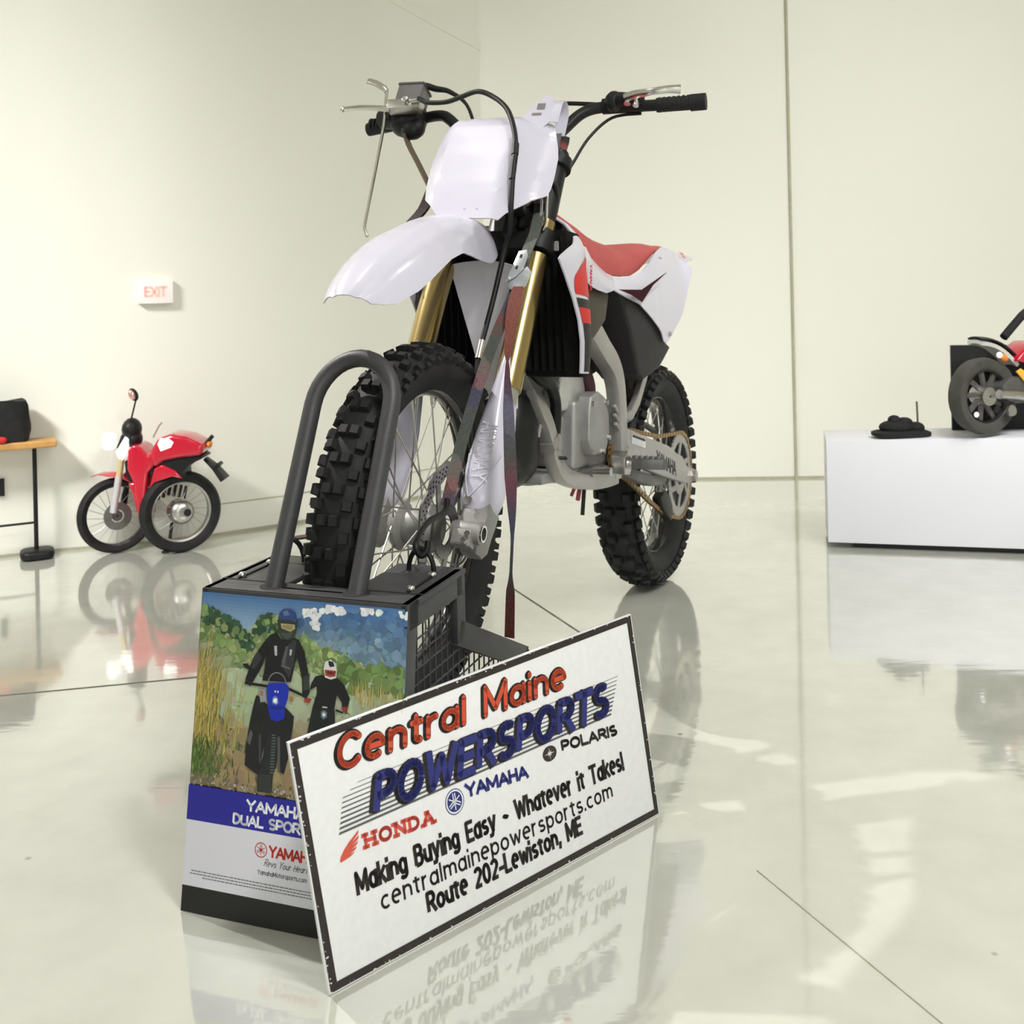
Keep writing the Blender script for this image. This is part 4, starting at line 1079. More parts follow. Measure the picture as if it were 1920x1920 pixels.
# first rider, bike and all
pj([(.134, .278), (.148, .277), (.152, .254), (.151, .221), (.146, .21), (.145, .183), (.121, .183), (.12, .207), (.128, .235), (.13, .26)], (.018, .02, .022))
for k in range(16): v = lerp(.273, .212, k/15); pj([(.1405, v), (.1475, v+.001), (.1475, v-.0008), (.1405, v-.0018)], (.10, .12, .125))
for k in range(8): v = lerp(.207, .186, k/7); pj([(.123, v), (.1435, v+.001), (.1435, v-.0006), (.123, v-.0012)], (.05, .055, .055))
pj([(.112, .318), (.132, .305), (.16, .306), (.176, .294), (.175, .277), (.172, .257), (.170, .235), (.164, .212), (.155, .215), (.152, .262), (.134, .27), (.126, .235), (.114, .267)], (.013, .014, .017))
pj([(.11, .318), (.106, .302), (.101, .274), (.098, .248), (.097, .217), (.112, .209), (.122, .205), (.126, .235), (.128, .277), (.132, .301)], (.012, .013, .015))
pj([(.098, .252), (.104, .268), (.108, .262), (.104, .245)], (.10, .10, .10)); pj([(.118, .262), (.122, .264), (.125, .225), (.121, .222)], (.05, .05, .05))
pj([(.150, .262), (.154, .264), (.158, .215), (.154, .214)], (.09, .09, .1))
pj([(.139, .411), (.127, .405), (.116, .392), (.101, .37), (.09, .34), (.09, .333), (.099, .329), (.105, .339), (.118, .361), (.123, .376), (.122, .357), (.119, .339), (.16, .341), (.168, .342), (.173, .368), (.176, .377), (.186, .349), (.188, .326), (.197, .325), (.2, .33), (.198, .35), (.188, .387), (.177, .403), (.164, .407), (.158, .401), (.146, .402)], K)
pj([(.101, .37), (.109, .381), (.116, .372), (.106, .356), (.099, .352)], (.035, .038, .042)); pj([(.188, .352), (.198, .354), (.199, .335), (.189, .332)], (.04, .043, .047))
pj([(.159, .394), (.168, .402), (.173, .401), (.171, .368), (.164, .347), (.15, .366)], (.032, .036, .04))
pj([(.150, .368), (.156, .392), (.160, .392), (.156, .364)], (.09, .095, .1)); pj([(.150, .366), (.166, .362), (.166, .359), (.150, .362)], (.10, .10, .10))
pj([(.136, .391), (.141, .391), (.142, .377), (.138, .377)], (.42, .47, .5)); pj([(.163, .388), (.167, .388), (.166, .38), (.163, .379)], (.42, .47, .5))
pj([(.083, .36), (.091, .361), (.104, .353), (.098, .351), (.087, .355)], K)
pj([(.14, .426), (.142, .439), (.149, .445), (.16, .446), (.169, .442), (.173, .43), (.173, .416), (.168, .405), (.16, .401), (.148, .403), (.141, .412)], (.030, .038, .035))
pj([(.142, .430), (.143, .439), (.149, .444), (.16, .446), (.168, .442), (.172, .428), (.156, .430)], (.03, .06, .20)); pj([(.148, .441), (.155, .444), (.160, .437), (.150, .435)], (.10, .16, .32))
pj([(.145, .424), (.169, .424), (.17, .418), (.162, .413), (.147, .417)], (.40, .36, .12)); pj([(.148, .422), (.166, .423), (.166, .418), (.161, .415), (.149, .418)], (.26, .21, .15))
pj([(.146, .412), (.156, .410), (.166, .414), (.165, .406), (.158, .403), (.149, .405)], (.06, .075, .06))
pj([(.089, .335), (.13, .334), (.13, .330), (.089, .331)], K); pj([(.165, .334), (.196, .325), (.196, .321), (.165, .330)], K)
for k in range(12):
    a, b = PI*k/12, PI*(k+1)/12
    pj([(.1445+r_*cos(t), .337+r_*1.05*sin(t)) for r_, t in ((.0145, a), (.0158, a), (.0158, b), (.0145, b))], (.22, .24, .25))
pj([(.113, .328), (.126, .326), (.128, .310), (.118, .308)], (.28, .30, .31)); pj([(.116, .325), (.122, .324), (.122, .318), (.117, .318)], (.4, .14, .06)); pj([(.167, .322), (.173, .321), (.173, .315), (.168, .315)], (.4, .14, .06))
pj([(.13, .337), (.158, .34), (.165, .335), (.164, .318), (.16, .306), (.16, .29), (.15, .284), (.137, .286), (.132, .299), (.129, .314), (.127, .328)], (.012, .03, .42))
pj([(.133, .304), (.158, .306), (.158, .302), (.136, .300)], (.01, .02, .2))
pj([(.141, .3275), (.1435, .3275), (.1435, .3245), (.141, .3245)], (.6, .65, .75)); pj([(.1455, .3275), (.148, .3275), (.148, .3245), (.1455, .3245)], (.6, .65, .75))
for r_, c_ in ((.0065, (.10, .17, .5)), (.0045, (.5, .6, .7)), (.003, (.95, .97, .95))): blobp(.143, .313, r_, c_, 14)
pj([(.071, .304), (.086, .303), (.086, .300), (.071, .301)], (.42, .42, .36))
# blue band, white panel, writing
z = L; NB = (.020, .020, .30)
pp_([(A0, .1285), (A1, .1285), (A1, .178), (A0, .178)], NB)
pp_([(A0, .0365), (A1, .0365), (A1, .1285), (A0, .1285)], (.70, .70, .76))
FP = lambda u, v, zz: PO(u, v, cnt[0]*1.6e-6+.00004+zz)
WHc = (.85, .86, .92)
text(pg, 'YAMAHA', .104, .1535, .0165, .100, .0035, WHc, FP, shear=.0, gap=.16)
text(pg, 'DUAL SPORT', .082, .1325, .0162, .128, .0034, WHc, FP, gap=.16)
emblem(pg, .133, .1035, .0105, (.45, .04, .03), FP, .0)
text(pg, 'YAMAHA', .146, .0955, .0165, .078, .0034, (.50, .025, .02), FP, gap=.13)
text(pg, 'Revs Your Heart', .139, .0825, .0085, .072, .0010, (.02, .02, .02), FP, shear=.35, gap=.22, sizes={0: 1.25, 5: 1.15})
text(pg, 'YamahaMotorsports.com', .129, .0700, .0068, .082, .0010, (.05, .05, .05), FP, gap=.22)
for q, (u0, u1, v0) in enumerate(((.016, .30, .0575), (.014, .30, .0535), (.036, .30, .0495))):
    pg.cc = (.16, .16, .17); u = u0
    while u < u1:
        wd = random.uniform(.002, .007); pg.poly([FP(a, b, 0) for a, b in ((u, v0), (u+wd, v0), (u+wd, v0+.0016), (u, v0+.0016))]); u += wd+.0009
pp_([(A0, .0), (A1, .0), (A1, .0365), (A0, .0365)], (.011, .011, .012))
build('poster', pg, PRINT, stand, smooth=0, vcol=True, recalc=False, label='poster with two riders on a trail above a blue band and white panel')

# ================================================================== DEALER SIGN
B0 = V((-.2571, 1.4218, 0)); B1 = V((.2329, 1.8839, 0)); dd = (B1-B0).normalized(); nn = V((-dd.y, dd.x, 0)); lean = .2148
lean = .11; upv = Zu*cos(lean)+nn*sin(lean); fr = dd.cross(upv)
fr = fr if fr.y < 0 else -fr
SMx = M((dd, -fr, upv)).transposed().to_4x4(); SMx.translation = B0+V((0, 0, .001))
sign = empty('dealer_sign', None, 'white rectangular shop sign with black border leaning on the front of the wheel stand', 'sign', SMx)
# local: x along, y = away from viewer, z up the board
CB = [(0, 0), (.674, 0), (.6545, .343), (-.0315, .330)]
g = G(); g.prism(CB, .0, .005, lambda a, b, h: V((a, h, b))); build('sign_panel', g, mat('sign_foam_board', (.78, .79, .80), .5, nz=.03, nscale=80), sign, bevel=.0006)
g = G()
def inset(q):
    c = V((.325, .168, 0)); out = []
    for a, b in CB: out.append((a+(q if a < .3 else -q), b+(q if b < .1 else -q)))
    return out
o_ = inset(.002); i_ = inset(.0125)
for k in range(4):
    j = (k+1) % 4
    g.poly([V((o_[k][0], -.0004, o_[k][1])), V((o_[j][0], -.0004, o_[j][1])), V((i_[j][0], -.0004, i_[j][1])), V((i_[k][0], -.0004, i_[k][1]))])
bo = build('sign_border', g, mat('border_ink', (.022, .016, .015), .5, nz=.3, nscale=90), sign, smooth=0, recalc=False)
g = G(); g.cc = (.62, .61, .58)
for k in range(120):
    e = random.randrange(4); t = random.random(); a = V((*o_[e], 0)); b = V((*o_[(e+1) % 4], 0)); p = lerp(a, b, t); c = V((.325, .168, 0)); d = (c-p).normalized()
    s_ = random.uniform(.0004, .0016); p = p+d*random.uniform(0, .003)
    g.poly([V((p.x+s_*random.uniform(.6, 2.2)*cos(q), -.0006, p.y+s_*sin(q))) for q in (0, 1.3, 2.5, 3.7, 5.1)])
build('flaked_edge', g, SIGNM, bo, smooth=0, vcol=True, recalc=False)
def SF(u, v, z):
    a = u/.68; t = v/.326
    for _ in range(2): t = v/lerp(.320, .333, a); a = (u+.012*t)/(.674+.031*t)
    return V((lerp(-.0315*t, lerp(.674, .6545, t), a), -.0005-z, t*lerp(.330, .343, a)))
sg_ = G()
# grey speed lines
for k in range(10):
    v = lerp(.240, .186, k/9); th = lerp(.0006, .0030, k/9); u0 = interp([(0, .085), (2, .058), (9, .045)], k); u1 = lerp(.632, .600, k/9)
    sg_.cc = (.10, .10, .10); sl = -.004/.55
    sg_.poly([SF(u0, v-th/2, .00002), SF(u1, v-th/2+.003, .00002), SF(u1, v+th/2+.003, .00002), SF(u0+.002, v+th/2, .00002)])
build('speed_lines', sg_, SIGNM, sign, smooth=0, vcol=True, recalc=False)
g = G(); BK = (.012, .008, .008); RO = (.60, .075, .03); NV = (.020, .025, .17)
kw = dict(shear=.20, rnd=True, gap=.24, slope=-.012, sizes={0: 1.12, 8: 1.1})
for q, (ox, oy, wt, col) in enumerate(((-.0045, -.0002, .0104, BK), (-.003, .0008, .0102, BK), (-.0015, .0015, .0100, BK), (0, 0, .0096, BK), (0, 0, .0076, RO))):
    text(g, 'Central Maine', .056-(wt-.0076)/2, .2615-(wt-.0076)/2, .042+(wt-.0076), .452+(wt-.0076), wt, col, SF, z=.00008*q+.0001, off=(ox, oy), **kw)
build('shop_name_lettering', g, SIGNM, sign, smooth=0, vcol=True, recalc=False)
g = G(); kw = dict(shear=.30, rnd=False, gap=.25, slope=.0)
for q, (ox, oy, wt, col) in enumerate(((-.0055, -.0005, .0135, BK), (-.003, .0005, .0133, BK), (0, 0, .0125, BK), (0, 0, .0112, NV))):
    text(g, 'POWERSPORTS', .103-(wt-.0112)/2, .1885-(wt-.0112)/2, .054+(wt-.0112), .492+(wt-.0112), wt, col, SF, z=.00008*q+.0006, off=(ox, oy), **kw)
build('shop_type_lettering', g, SIGNM, sign, smooth=0, vcol=True, recalc=False)
g = G()
# wing mark: fanned feathers
g.cc = (.62, .09, .05)
for k, q in enumerate((((.058, .170), (.077, .181), (.0755, .1765), (.055, .163)), ((.0545, .1645), (.0765, .1745), (.0745, .1700), (.051, .1595)), ((.0505, .1610), (.074, .1680), (.0715, .1640), (.0475, .1560)), ((.047, .1575), (.071, .1620), (.068, .1585), (.0445, .1530)), ((.0435, .1545), (.067, .1565), (.060, .1530), (.044, .1505)), ((.0415, .152), (.044, .150), (.052, .1575), (.058, .170), (.050, .164), (.0435, .157)))):
    g.poly([SF(*p, .0001+.00001*k) for p in q])
text(g, 'HONDA', .083, .1530, .0205, .123, .0052, (.60, .08, .05), SF, gl=GLS, gap=.36, slope=-.06, z=.0001)
build('wing_brand_lettering', g, SIGNM, sign, smooth=0, vcol=True, recalc=False)
g = G(); emblem(g, .246, .1625, .0165, (.75, .77, .80), SF, .0001, solid=NV); emblem(g, .246, .1625, .0178, NV, SF, .00005)
text(g, 'YAMAHA', .268, .1600, .0200, .128, .0052, NV, SF, gap=.17, slope=-.085, z=.0001)
build('fork_brand_lettering', g, SIGNM, sign, smooth=0, vcol=True, recalc=False)
g = G(); g.cc = (.03, .022, .022); g.disc((.447, .1705), .0115, 24, lambda a, b: SF(.447+(a-.447)*1.35, b, .0001))
g.cc = (.8, .8, .8)
for k in range(8):
    a = PI*k/4; r_ = .0095 if k % 2 == 0 else .006
    d = V((cos(a)*1.2, sin(a), 0)); q = V((-d.y, d.x, 0))
    g.poly([SF(.447+p.x, .1705+p.y, .0002) for p in (d*r_, q*.0009, -q*.0009)])
text(g, 'POLARIS', .474, .1640, .0185, .133, .0048, (.02, .015, .015), SF, gap=.2, slope=-.09, z=.0001)
build('star_brand_lettering', g, SIGNM, sign, smooth=0, vcol=True, recalc=False)
g = G(); text(g, 'Making Buying Easy ~ Whatever it Takes!', .060, .1010, .0310, .549, .0058, BK, SF, gap=.27, slope=-.012, z=.0001)
build('slogan_lettering', g, SIGNM, sign, smooth=0, vcol=True, recalc=False)
g = G(); text(g, 'centralmainepowersports.com', .096, .0680, .0260, .475, .0036, BK, SF, gap=.26, slope=-.012, z=.0001)
build('web_address_lettering', g, SIGNM, sign, smooth=0, vcol=True, recalc=False)
g = G(); text(g, 'Route 202-Lewiston, ME', .170, .0335, .0300, .320, .0058, BK, SF, gap=.27, slope=-.006, z=.0001)
build('address_lettering', g, SIGNM, sign, smooth=0, vcol=True, recalc=False)

# ================================================================== TIE-DOWN STRAPS
GREENC, REDC, NAVY = (.13, .145, .125), (.26, .11, .10), (.12, .115, .19)
def webbing(pts, ws, sides, th=.002, bands=None):
    """colour bands by fraction of the length"""
    g = G(); pts = [V(p) for p in pts]; N = len(pts)
    for i in range(N-1):
        t = (i+.5)/(N-1); g.cc = interp(bands, t) if bands else GREENC
        w0 = ws[i]; w1 = ws[i+1]
        T = (pts[i+1]-pts[i]).normalized()
        vs = []
        for p, w_, sd in ((pts[i], w0, V(sides[i])), (pts[i+1], w1, V(sides[i+1]))):
            sd = (sd-T*sd.dot(T)).normalized(); n_ = T.cross(sd)
            for a, b in ((-1, -1), (1, -1), (1, 1), (-1, 1)): vs.append(p+sd*(a*w_/2)+n_*(b*th/2))
        g.add(vs, [[k, (k+1) % 4, 4+(k+1) % 4, 4+k] for k in range(4)]+([[3, 2, 1, 0]] if i == 0 else [])+([[4, 5, 6, 7]] if i == N-2 else []))
    return g
def smoothpts(ctrl, n): return catmull(ctrl, n)
base = TW((.232, .118, ZT))
strap = empty('tie_down_strap', base, 'camouflage tie-down strap with steel buckle, pulled from the handlebar down the left fork', 'strap')
def sub(p): return p-base
mainp = smoothpts([(.060, 2.30, 1.065), (.048, 2.235, 1.02), (.027, 2.158, .972), (.005, 2.123, .904), (-.033, 2.081, .819), (-.059, 2.047, .752), (-.098, 1.985, .632), (-.123, 1.927, .532)], 4)
N = len(mainp); sv = [(.92, -.36, .1)]*N
bands = [(0, GREENC), (.25, GREENC), (.42, GREENC), (.47, NAVY), (.52, REDC), (.58, GREENC), (.68, GREENC), (.72, REDC), (.77, NAVY), (.81, GREENC), (.9, GREENC), (.94, REDC), (1, NAVY)]
build('webbing', webbing([sub(p) for p in mainp], [.024]*N, sv, bands=bands), STRAP, strap, vcol=True, smooth=0)
upp = smoothpts([(.100, 2.45, 1.250), (.107, 2.43, 1.258), (.106, 2.410, 1.245), (.099, 2.385, 1.221), (.086, 2.345, 1.152), (.074, 2.326, 1.116), (.062, 2.312, 1.087)], 4)
N = len(upp); build('webbing', webbing([sub(p) for p in upp], [.024]*N, [(.9, -.35, 0)]*N, bands=[(0, (.22, .25, .23)), (.35, (.20, .22, .21)), (.6, (.25, .20, .24)), (1, (.22, .12, .14))]), STRAP, strap, vcol=True, smooth=0)
upp2 = [p+V((.018, .03, -.012)) for p in upp[5:-6]]
N = len(upp2); build('webbing', webbing([sub(p) for p in upp2], [.022]*N, [(.8, .5, 0)]*N, bands=[(0, (.02, .02, .02)), (.3, (.03, .02, .02)), (.45, (.35, .08, .06)), (.6, (.25, .07, .07)), (1, (.1, .05, .07))]), STRAP, strap, vcol=True, smooth=0)
tail = smoothpts([(.012, 2.105, .912), (.004, 2.085, .880), (-.002, 2.071, .849), (-.010, 2.037, .791), (-.012, 2.02, .768), (-.012, 1.99, .716), (-.011, 1.955, .663), (-.010, 1.915, .597), (-.009, 1.895, .54), (-.009, 1.890, .486), (-.013, 1.892, .42), (-.015, 1.895, .375), (-.018, 1.90, .305)], 4)
N = len(tail); wtab = [(0, .020), (.06, .028), (.16, .027), (.25, .014), (.31, .004), (.36, .010), (.45, .020), (.6, .023), (.68, .016), (.76, .005), (.84, .005), (.90, .016), (1, .018)]
build('strap_tail', webbing([sub(p) for p in tail], [interp(wtab, i/(N-1)) for i in range(N)], [(.93, -.35, 0)]*N, .002, [(0, (.36, .12, .09)), (.12, (.38, .13, .10)), (.25, (.30, .08, .06)), (.34, (.14, .05, .06)), (.45, (.12, .11, .2)), (.55, (.10, .11, .10)), (.62, (.22, .07, .1)), (.72, (.10, .10, .17)), (.85, (.08, .08, .08)), (.93, (.13, .03, .02)), (1, (.13, .028, .02))]), STRAP, strap, vcol=True, smooth=0)
# buckle: two pressed plates
bd = (V((.005, 2.123, .904))-V((.027, 2.158, .972))).normalized(); bs = V((.92, -.38, 0)); bs = (bs-bd*bs.dot(bd)).normalized(); bn = bd.cross(bs); bn = bn if bn.y < 0 else -bn
BZ = mat('zinc_plate', (.55, .58, .64), .35, metal=.85, nz=.05)
def plate(c, pl, h0, h1):
    g = G(); g.prism(pl, h0, h1, lambda a, b, h: sub(V(c)+bs*a+bd*b+bn*h)); return g
bc = V((.018, 2.138, .942))
bk = build('buckle', plate(bc, [(-.016, .012), (.014, -.008), (.026, .004), (.022, .034), (.008, .050), (-.014, .042), (-.022, .026)], .003, .006).join(plate(bc, [(-.012, -.040), (.004, -.044), (.010, -.030), (.008, -.002), (-.004, .018), (-.022, .034), (-.018, .008)], .007, .010)), BZ, strap, bevel=.001)
g = G()
for a, b in ((-.004, -.028), (-.006, -.002)): g.join(plate(bc, [(a-.0025, b-.004), (a+.0025, b-.004), (a+.0025, b+.004), (a-.0025, b+.004)], .0100, .0104))
build('buckle_slot', g, HOLE, bk)
build('buckle_rivet', G().blob(sub(bc+bs*-.016+bd*.024+bn*.010), (.004, .004, .004), 8, 6), CHROME, bk)
# hook at the top (bent wire) and at the ring
g = G().tube([sub(V(p)) for p in ((.068, 2.322, 1.120), (.062, 2.312, 1.112), (.066, 2.300, 1.085), (.062, 2.285, 1.050), (.056, 2.275, 1.034))], .0032, 8, sm=5)
g.tube([sub(V(p)) for p in ((.068, 2.322, 1.120), (.078, 2.314, 1.112), (.076, 2.300, 1.080), (.073, 2.285, 1.045), (.066, 2.275, 1.026))], .0032, 8, sm=5)
build('hook', g, CHROME, strap)
g = G().tube([sub(V((.090, 2.345, 1.105))+V((.012*cos(a*PI/8)*.8, 0, .028*sin(a*PI/8)))) for a in range(16)], .006, 8, closed=True); build('hook', g, BLK, strap)
ring = TW((.232, .118, ZT+.036))
hk = [V((-.123, 1.93, .540)), V((-.126, 1.90, .525)), lerp(V((-.126, 1.90, .525)), ring, .5)+V((-.01, 0, .012)), ring+V((-.008, 0, .010)), ring+V((.0, -.006, -.008)), ring+V((.010, -.004, .0)), ring+V((.012, 0, .014))]
build('hook', G().tube([sub(p) for p in hk], .0055, 8, sm=5), BLK, strap, smooth=50)
# right-hand strap
base2 = TW((.232, -.118, ZT)); s2 = empty('tie_down_strap', base2, 'second tie-down strap, seen edge on beside the number plate and passing behind the front tire', 'strap')
up2 = smoothpts([SW((-.02, -.31, 1.0)), SW((-.02, -.306, .96)), SW((-.02, -.255, .885)), SW((-.02, -.205, .813))], 4); N = len(up2)
build('webbing', webbing([p-base2 for p in up2], [.026]*N, [(.25, .95, .1)]*N, .004, [(0, (.22, .16, .10)), (1, (.20, .15, .10))]), STRAP, s2, vcol=True, smooth=0)
q2 = smoothpts([SW((-.02, -.205, .813)), SW((-.02, -.212, .76)), SW((.0, -.225, .70)), SW((.02, -.235, .62))], 4); N = len(q2)
build('webbing', webbing([p-base2 for p in q2], [.026]*N, [(.9, -.3, .1)]*N, .006, [(0, (.05, .04, .04)), (.5, (.07, .05, .05)), (1, (.03, .03, .03))]), STRAP, s2, vcol=True, smooth=0)
low2 = smoothpts([SW((.02, -.235, .62)), SW((-.03, -.15, .50)), SW((-.02, -.118, .34)), V((-.262, 2.085, .63)), V((-.278, 2.05, .566)), V((-.290, 2.017, .465)), V((-.335, 1.93, .485)), TW((.232, -.118, ZT+.04))], 5); N = len(low2)
build('webbing', webbing([p-base2 for p in low2], [.026]*N, [(.92, -.38, 0)]*N, .003, [(0, (.1, .11, .1)), (.45, (.15, .16, .14)), (.55, (.5, .1, .06)), (.8, (.5, .1, .06)), (1, (.1, .1, .1))]), STRAP, s2, vcol=True, smooth=0)

# ================================================================== BACKGROUND: red three-wheeler by the left wall
ro = V((-1.30, 3.84, 0))
red = empty('red_motorcycle', ro, 'small glossy red motorcycle with white headlamp parked by the left wall', 'motorcycle')
def RZ(x, z, h): return V((x+1.315, h, z+.004))
TH = rad(34)
def wheel_frame(cx, cy, cz):
    n = V((sin(TH), -cos(TH), 0)); t = V((cos(TH), sin(TH), 0))
    c = V((cx, cy, cz))-ro
    return lambda p: c+t*p.x+n*p.y+V((0, 0, 1))*p.z
def bgwheel(fnw, R, rr, wd, pre, m_rim, nsp=20):
    build(pre+'_tire', G().lathe([(rr, -wd*.3), (rr+.01, -wd*.46), (R-.012, -wd*.48), (R-.002, -wd*.25), (R, 0), (R-.002, wd*.25), (R-.012, wd*.48), (rr+.01, wd*.46), (rr, wd*.3)], 48), RUBBER, red, fn=fnw)
    rim = build(pre+'_rim', G().lathe([(rr+.002, -wd*.3), (rr-.006, -wd*.2), (rr-.006, wd*.2), (rr+.002, wd*.3)], 48), m_rim, red, fn=fnw)
    for k in range(nsp):
        a = 2*PI*k/nsp; build('spoke', G().tube([(.02*cos(a+.5), .008*(-1)**k, .02*sin(a+.5)), ((rr-.004)*cos(a), 0, (rr-.004)*sin(a))], .0011, 5), STEEL, rim, fn=fnw)
    return rim
fw = wheel_frame(-1.408, 3.845, .132); bgwheel(fw, .132, .106, .042, 'front', BLKRIM)
build('front_hub', G().lathe([(.004, -.02), (.018, -.02), (.018, .02), (.004, .02)], 24), ALUD, red, fn=fw)
build('brake_disc', G().lathe([(.022, .024), (.048, .024), (.048, .027), (.022, .027)], 36), DISCM, red, fn=fw)
rw = wheel_frame(-1.178, 3.835, .142); bgwheel(rw, .142, .104, .054, 'rear', STEEL)
build('rear_hub', G().lathe([(.004, -.03), (.040, -.03), (.044, .0), (.042, .022), (.030, .036), (.012, .040)], 28, closed=False), STEEL, red, fn=rw)
build('hub_bore', G().lathe([(.001, .0405), (.013, .0405), (.013, .042), (.001, .042)], 16, (.012, 0, 0)), HOLE, red, fn=rw)
g = G()
for k in range(7): x = -.075+.018*k; g.strip([(x-.01, -.034, .02+.035*(1-abs(k-3)/6)), (x, -.034, .098-.012*abs(k-3)*.5)], .008, .012, (1, 0, 0))
build('cooling_fin', g, BLK, red, fn=rw)
g = G()
build('fork_lower', G().tube([RZ(-1.418, .145, -.035), RZ(-1.395, .27, -.035)], .012, 10), mat('silver_fork', (.66, .63, .66), .35, metal=.3, nz=.03), red)
build('fork_upper', G().tube([RZ(-1.398, .25, -.035), RZ(-1.384, .335, -.035)], .0105, 10), CREAMF, red)
build('fork_upper', G().tube([RZ(-1.410, .145, .04), RZ(-1.376, .335, .04)], .011, 10), BLK, red)
g = G(); g.prism([(-1.402, .355), (-1.368, .410), (-1.355, .398), (-1.362, .35), (-1.378, .325), (-1.392, .33)], -.045, -.01, RZ); build('fork_cover', g, WHT, red, bevel=.004)
g = G(); g.blob(RZ(-1.428, .392, -.03), (.022, .026, .030), 12, 8, e=.6); build('headlight', g, WHT, red)
g = G(); g.tube([RZ(-1.40, .36, 0), RZ(-1.385, .40, 0), RZ(-1.36, .435, 0)], .014, 8); g.blob(RZ(-1.355, .430, -.01), (.034, .04, .040), 12, 8); g.blob(RZ(-1.345, .395, -.01), (.026, .035, .035), 10, 7)
build('instrument_cluster', g, BLK, red, smooth=50)
build('mirror_stem', G().tube([RZ(-1.350, .465, -.03), RZ(-1.333, .53, -.03)], .003, 8), BLK, red)
mi = build('mirror', G().blob(RZ(-1.340, .552, -.03), (.016, .012, .024), 12, 8, R=M.Rotation(rad(-25), 3, 'Y')), BLK, red)
build('mirror_glass', G().blob(RZ(-1.343, .552, -.037), (.012, .008, .019), 12, 8, R=M.Rotation(rad(-25), 3, 'Y')), MIRR, mi)
build('brake_lever', G().tube([RZ(-1.268, .405, -.05), RZ(-1.247, .445, -.05), RZ(-1.236, .456, -.05)], .003, 8), STEEL, red)
# front fender
rows = []
for i in range(15):
    q = i/14; a = rad(lerp(118, 20, q)); r_ = .160; x = -1.420+r_*cos(a)*.92; z = .148+r_*sin(a)*.86
    rows.append([V((x+1.30, y, z-.008*abs(y/.03)**2)) for y in (-.034, -.018, 0, .018, .034)])
rows = [[V((-1.487+1.30, y*.4, .272)) for y in (-.034, -.018, 0, .018, .034)], [V((-1.455+1.30, y*.8, .282)) for y in (-.034, -.018, 0, .018, .034)]]+rows[4:]
build('front_fender', G().grid(rows, .003, flip=-1), REDP, red, smooth=50)
# body panels
def shell(name, poly_, a, b, m, bv=.012): g = G(); g.prism(poly_, a, b, RZ); return build(name, g, m, red, bevel=bv, seg=3, smooth=50)
shell('fairing', [(-1.352, .365), (-1.330, .385), (-1.305, .372), (-1.285, .345), (-1.272, .352), (-1.255, .37), (-1.24, .345), (-1.262, .31), (-1.285, .285), (-1.292, .22), (-1.300, .13), (-1.318, .11), (-1.325, .17), (-1.335, .25), (-1.355, .30)], -.07, .05, REDP, .014)
shell('rear_cowl', [(-1.275, .355), (-1.245, .405), (-1.20, .417), (-1.15, .408), (-1.11, .388), (-1.085, .372), (-1.10, .340), (-1.17, .335), (-1.23, .325), (-1.262, .30)], -.075, .06, REDP, .016)
g = G(); g.prism([(-1.245, .385), (-1.235, .405), (-1.205, .402), (-1.19, .39), (-1.20, .372), (-1.235, .360)], -.0765, -.074, RZ); build('white_graphic', g, WHT, red)
shell('under_tray', [(-1.285, .30), (-1.255, .335), (-1.15, .345), (-1.10, .338), (-1.095, .33), (-1.14, .310), (-1.168, .290), (-1.165, .262), (-1.20, .268), (-1.23, .285), (-1.262, .315), (-1.275, .25)], -.06, .05, BLK, .006)
shell('inner_fender', [(-1.262, .30), (-1.235, .312), (-1.19, .29), (-1.165, .262), (-1.20, .27), (-1.262, .25), (-1.282, .225)], -.068, .02, REDP, .006)
shell('lower_cowl', [(-1.318, .25), (-1.290, .215), (-1.29, .13), (-1.308, .115), (-1.33, .15), (-1.345, .21), (-1.36, .25)], -.055, .04, REDP, .010)
shell('engine_block', [(-1.375, .325), (-1.34, .29), (-1.322, .24), (-1.32, .19), (-1.345, .22), (-1.368, .27)], -.04, .04, BLK, .006)
g = G(); g.tube([RZ(-1.095, .375, -.02), RZ(-1.070, .402, -.02)], .007, 8); build('tail_grip', g, BLK, red)
build('tail_light', G().blob(RZ(-1.082, .372, -.02), (.010, .02, .012), 10, 7), AMBER, red)
g = G(); g.strip([RZ(-1.098, .325, -.02), RZ(-1.062, .292, -.02), RZ(-1.030, .250, -.02)], [.03, .05, .07], [.012, .016, .018], (0, 1, 0)); g.strip([RZ(-1.062, .292, -.02), RZ(-1.046, .306, -.02)], .06, .012, (0, 1, 0)); build('plate_holder', g, BLK, red, bevel=.002)
g = G(); g.tube([RZ(-1.225, .10, .0), RZ(-1.228, .02, -.03), RZ(-1.236, .008, -.04)], .006, 8); g.blob(RZ(-1.236, .006, -.045), (.014, .012, .006), 10, 6); build('side_stand', g, BLK, red)

# ---- exit sign on the left wall
def wallpt(xw):
    for (a, b), (c, d) in zip(LW, LW[1:]):
        if a <= xw <= c: t = (xw-a)/(c-a); return V((xw, lerp(b, d, t), 0)), V((c-a, d-b, 0)).normalized()
wp, wt_ = wallpt(-1.30)
wn = V((wt_.y, -wt_.x, 0))
EM = M((wt_, -wn, Zu)).transposed().to_4x4(); EM.translation = wp+V((0, 0, .912))
ex = empty('exit_sign', None, 'white box sign with faint red letters mounted high on the left wall', 'sign', EM)
g = G(); g.box((0, -.014, 0), (.122, .026, .085)); eb = build('sign_box', g, EXITW, ex, bevel=.003)
g = G(); text(g, 'EXIT', -.040, -.020, .040, .080, .009, (1, 0, 0), lambda u, v, z: V((u, -.0275-z, v)), gap=.25); build('exit_lettering', g, EXITR, ex)

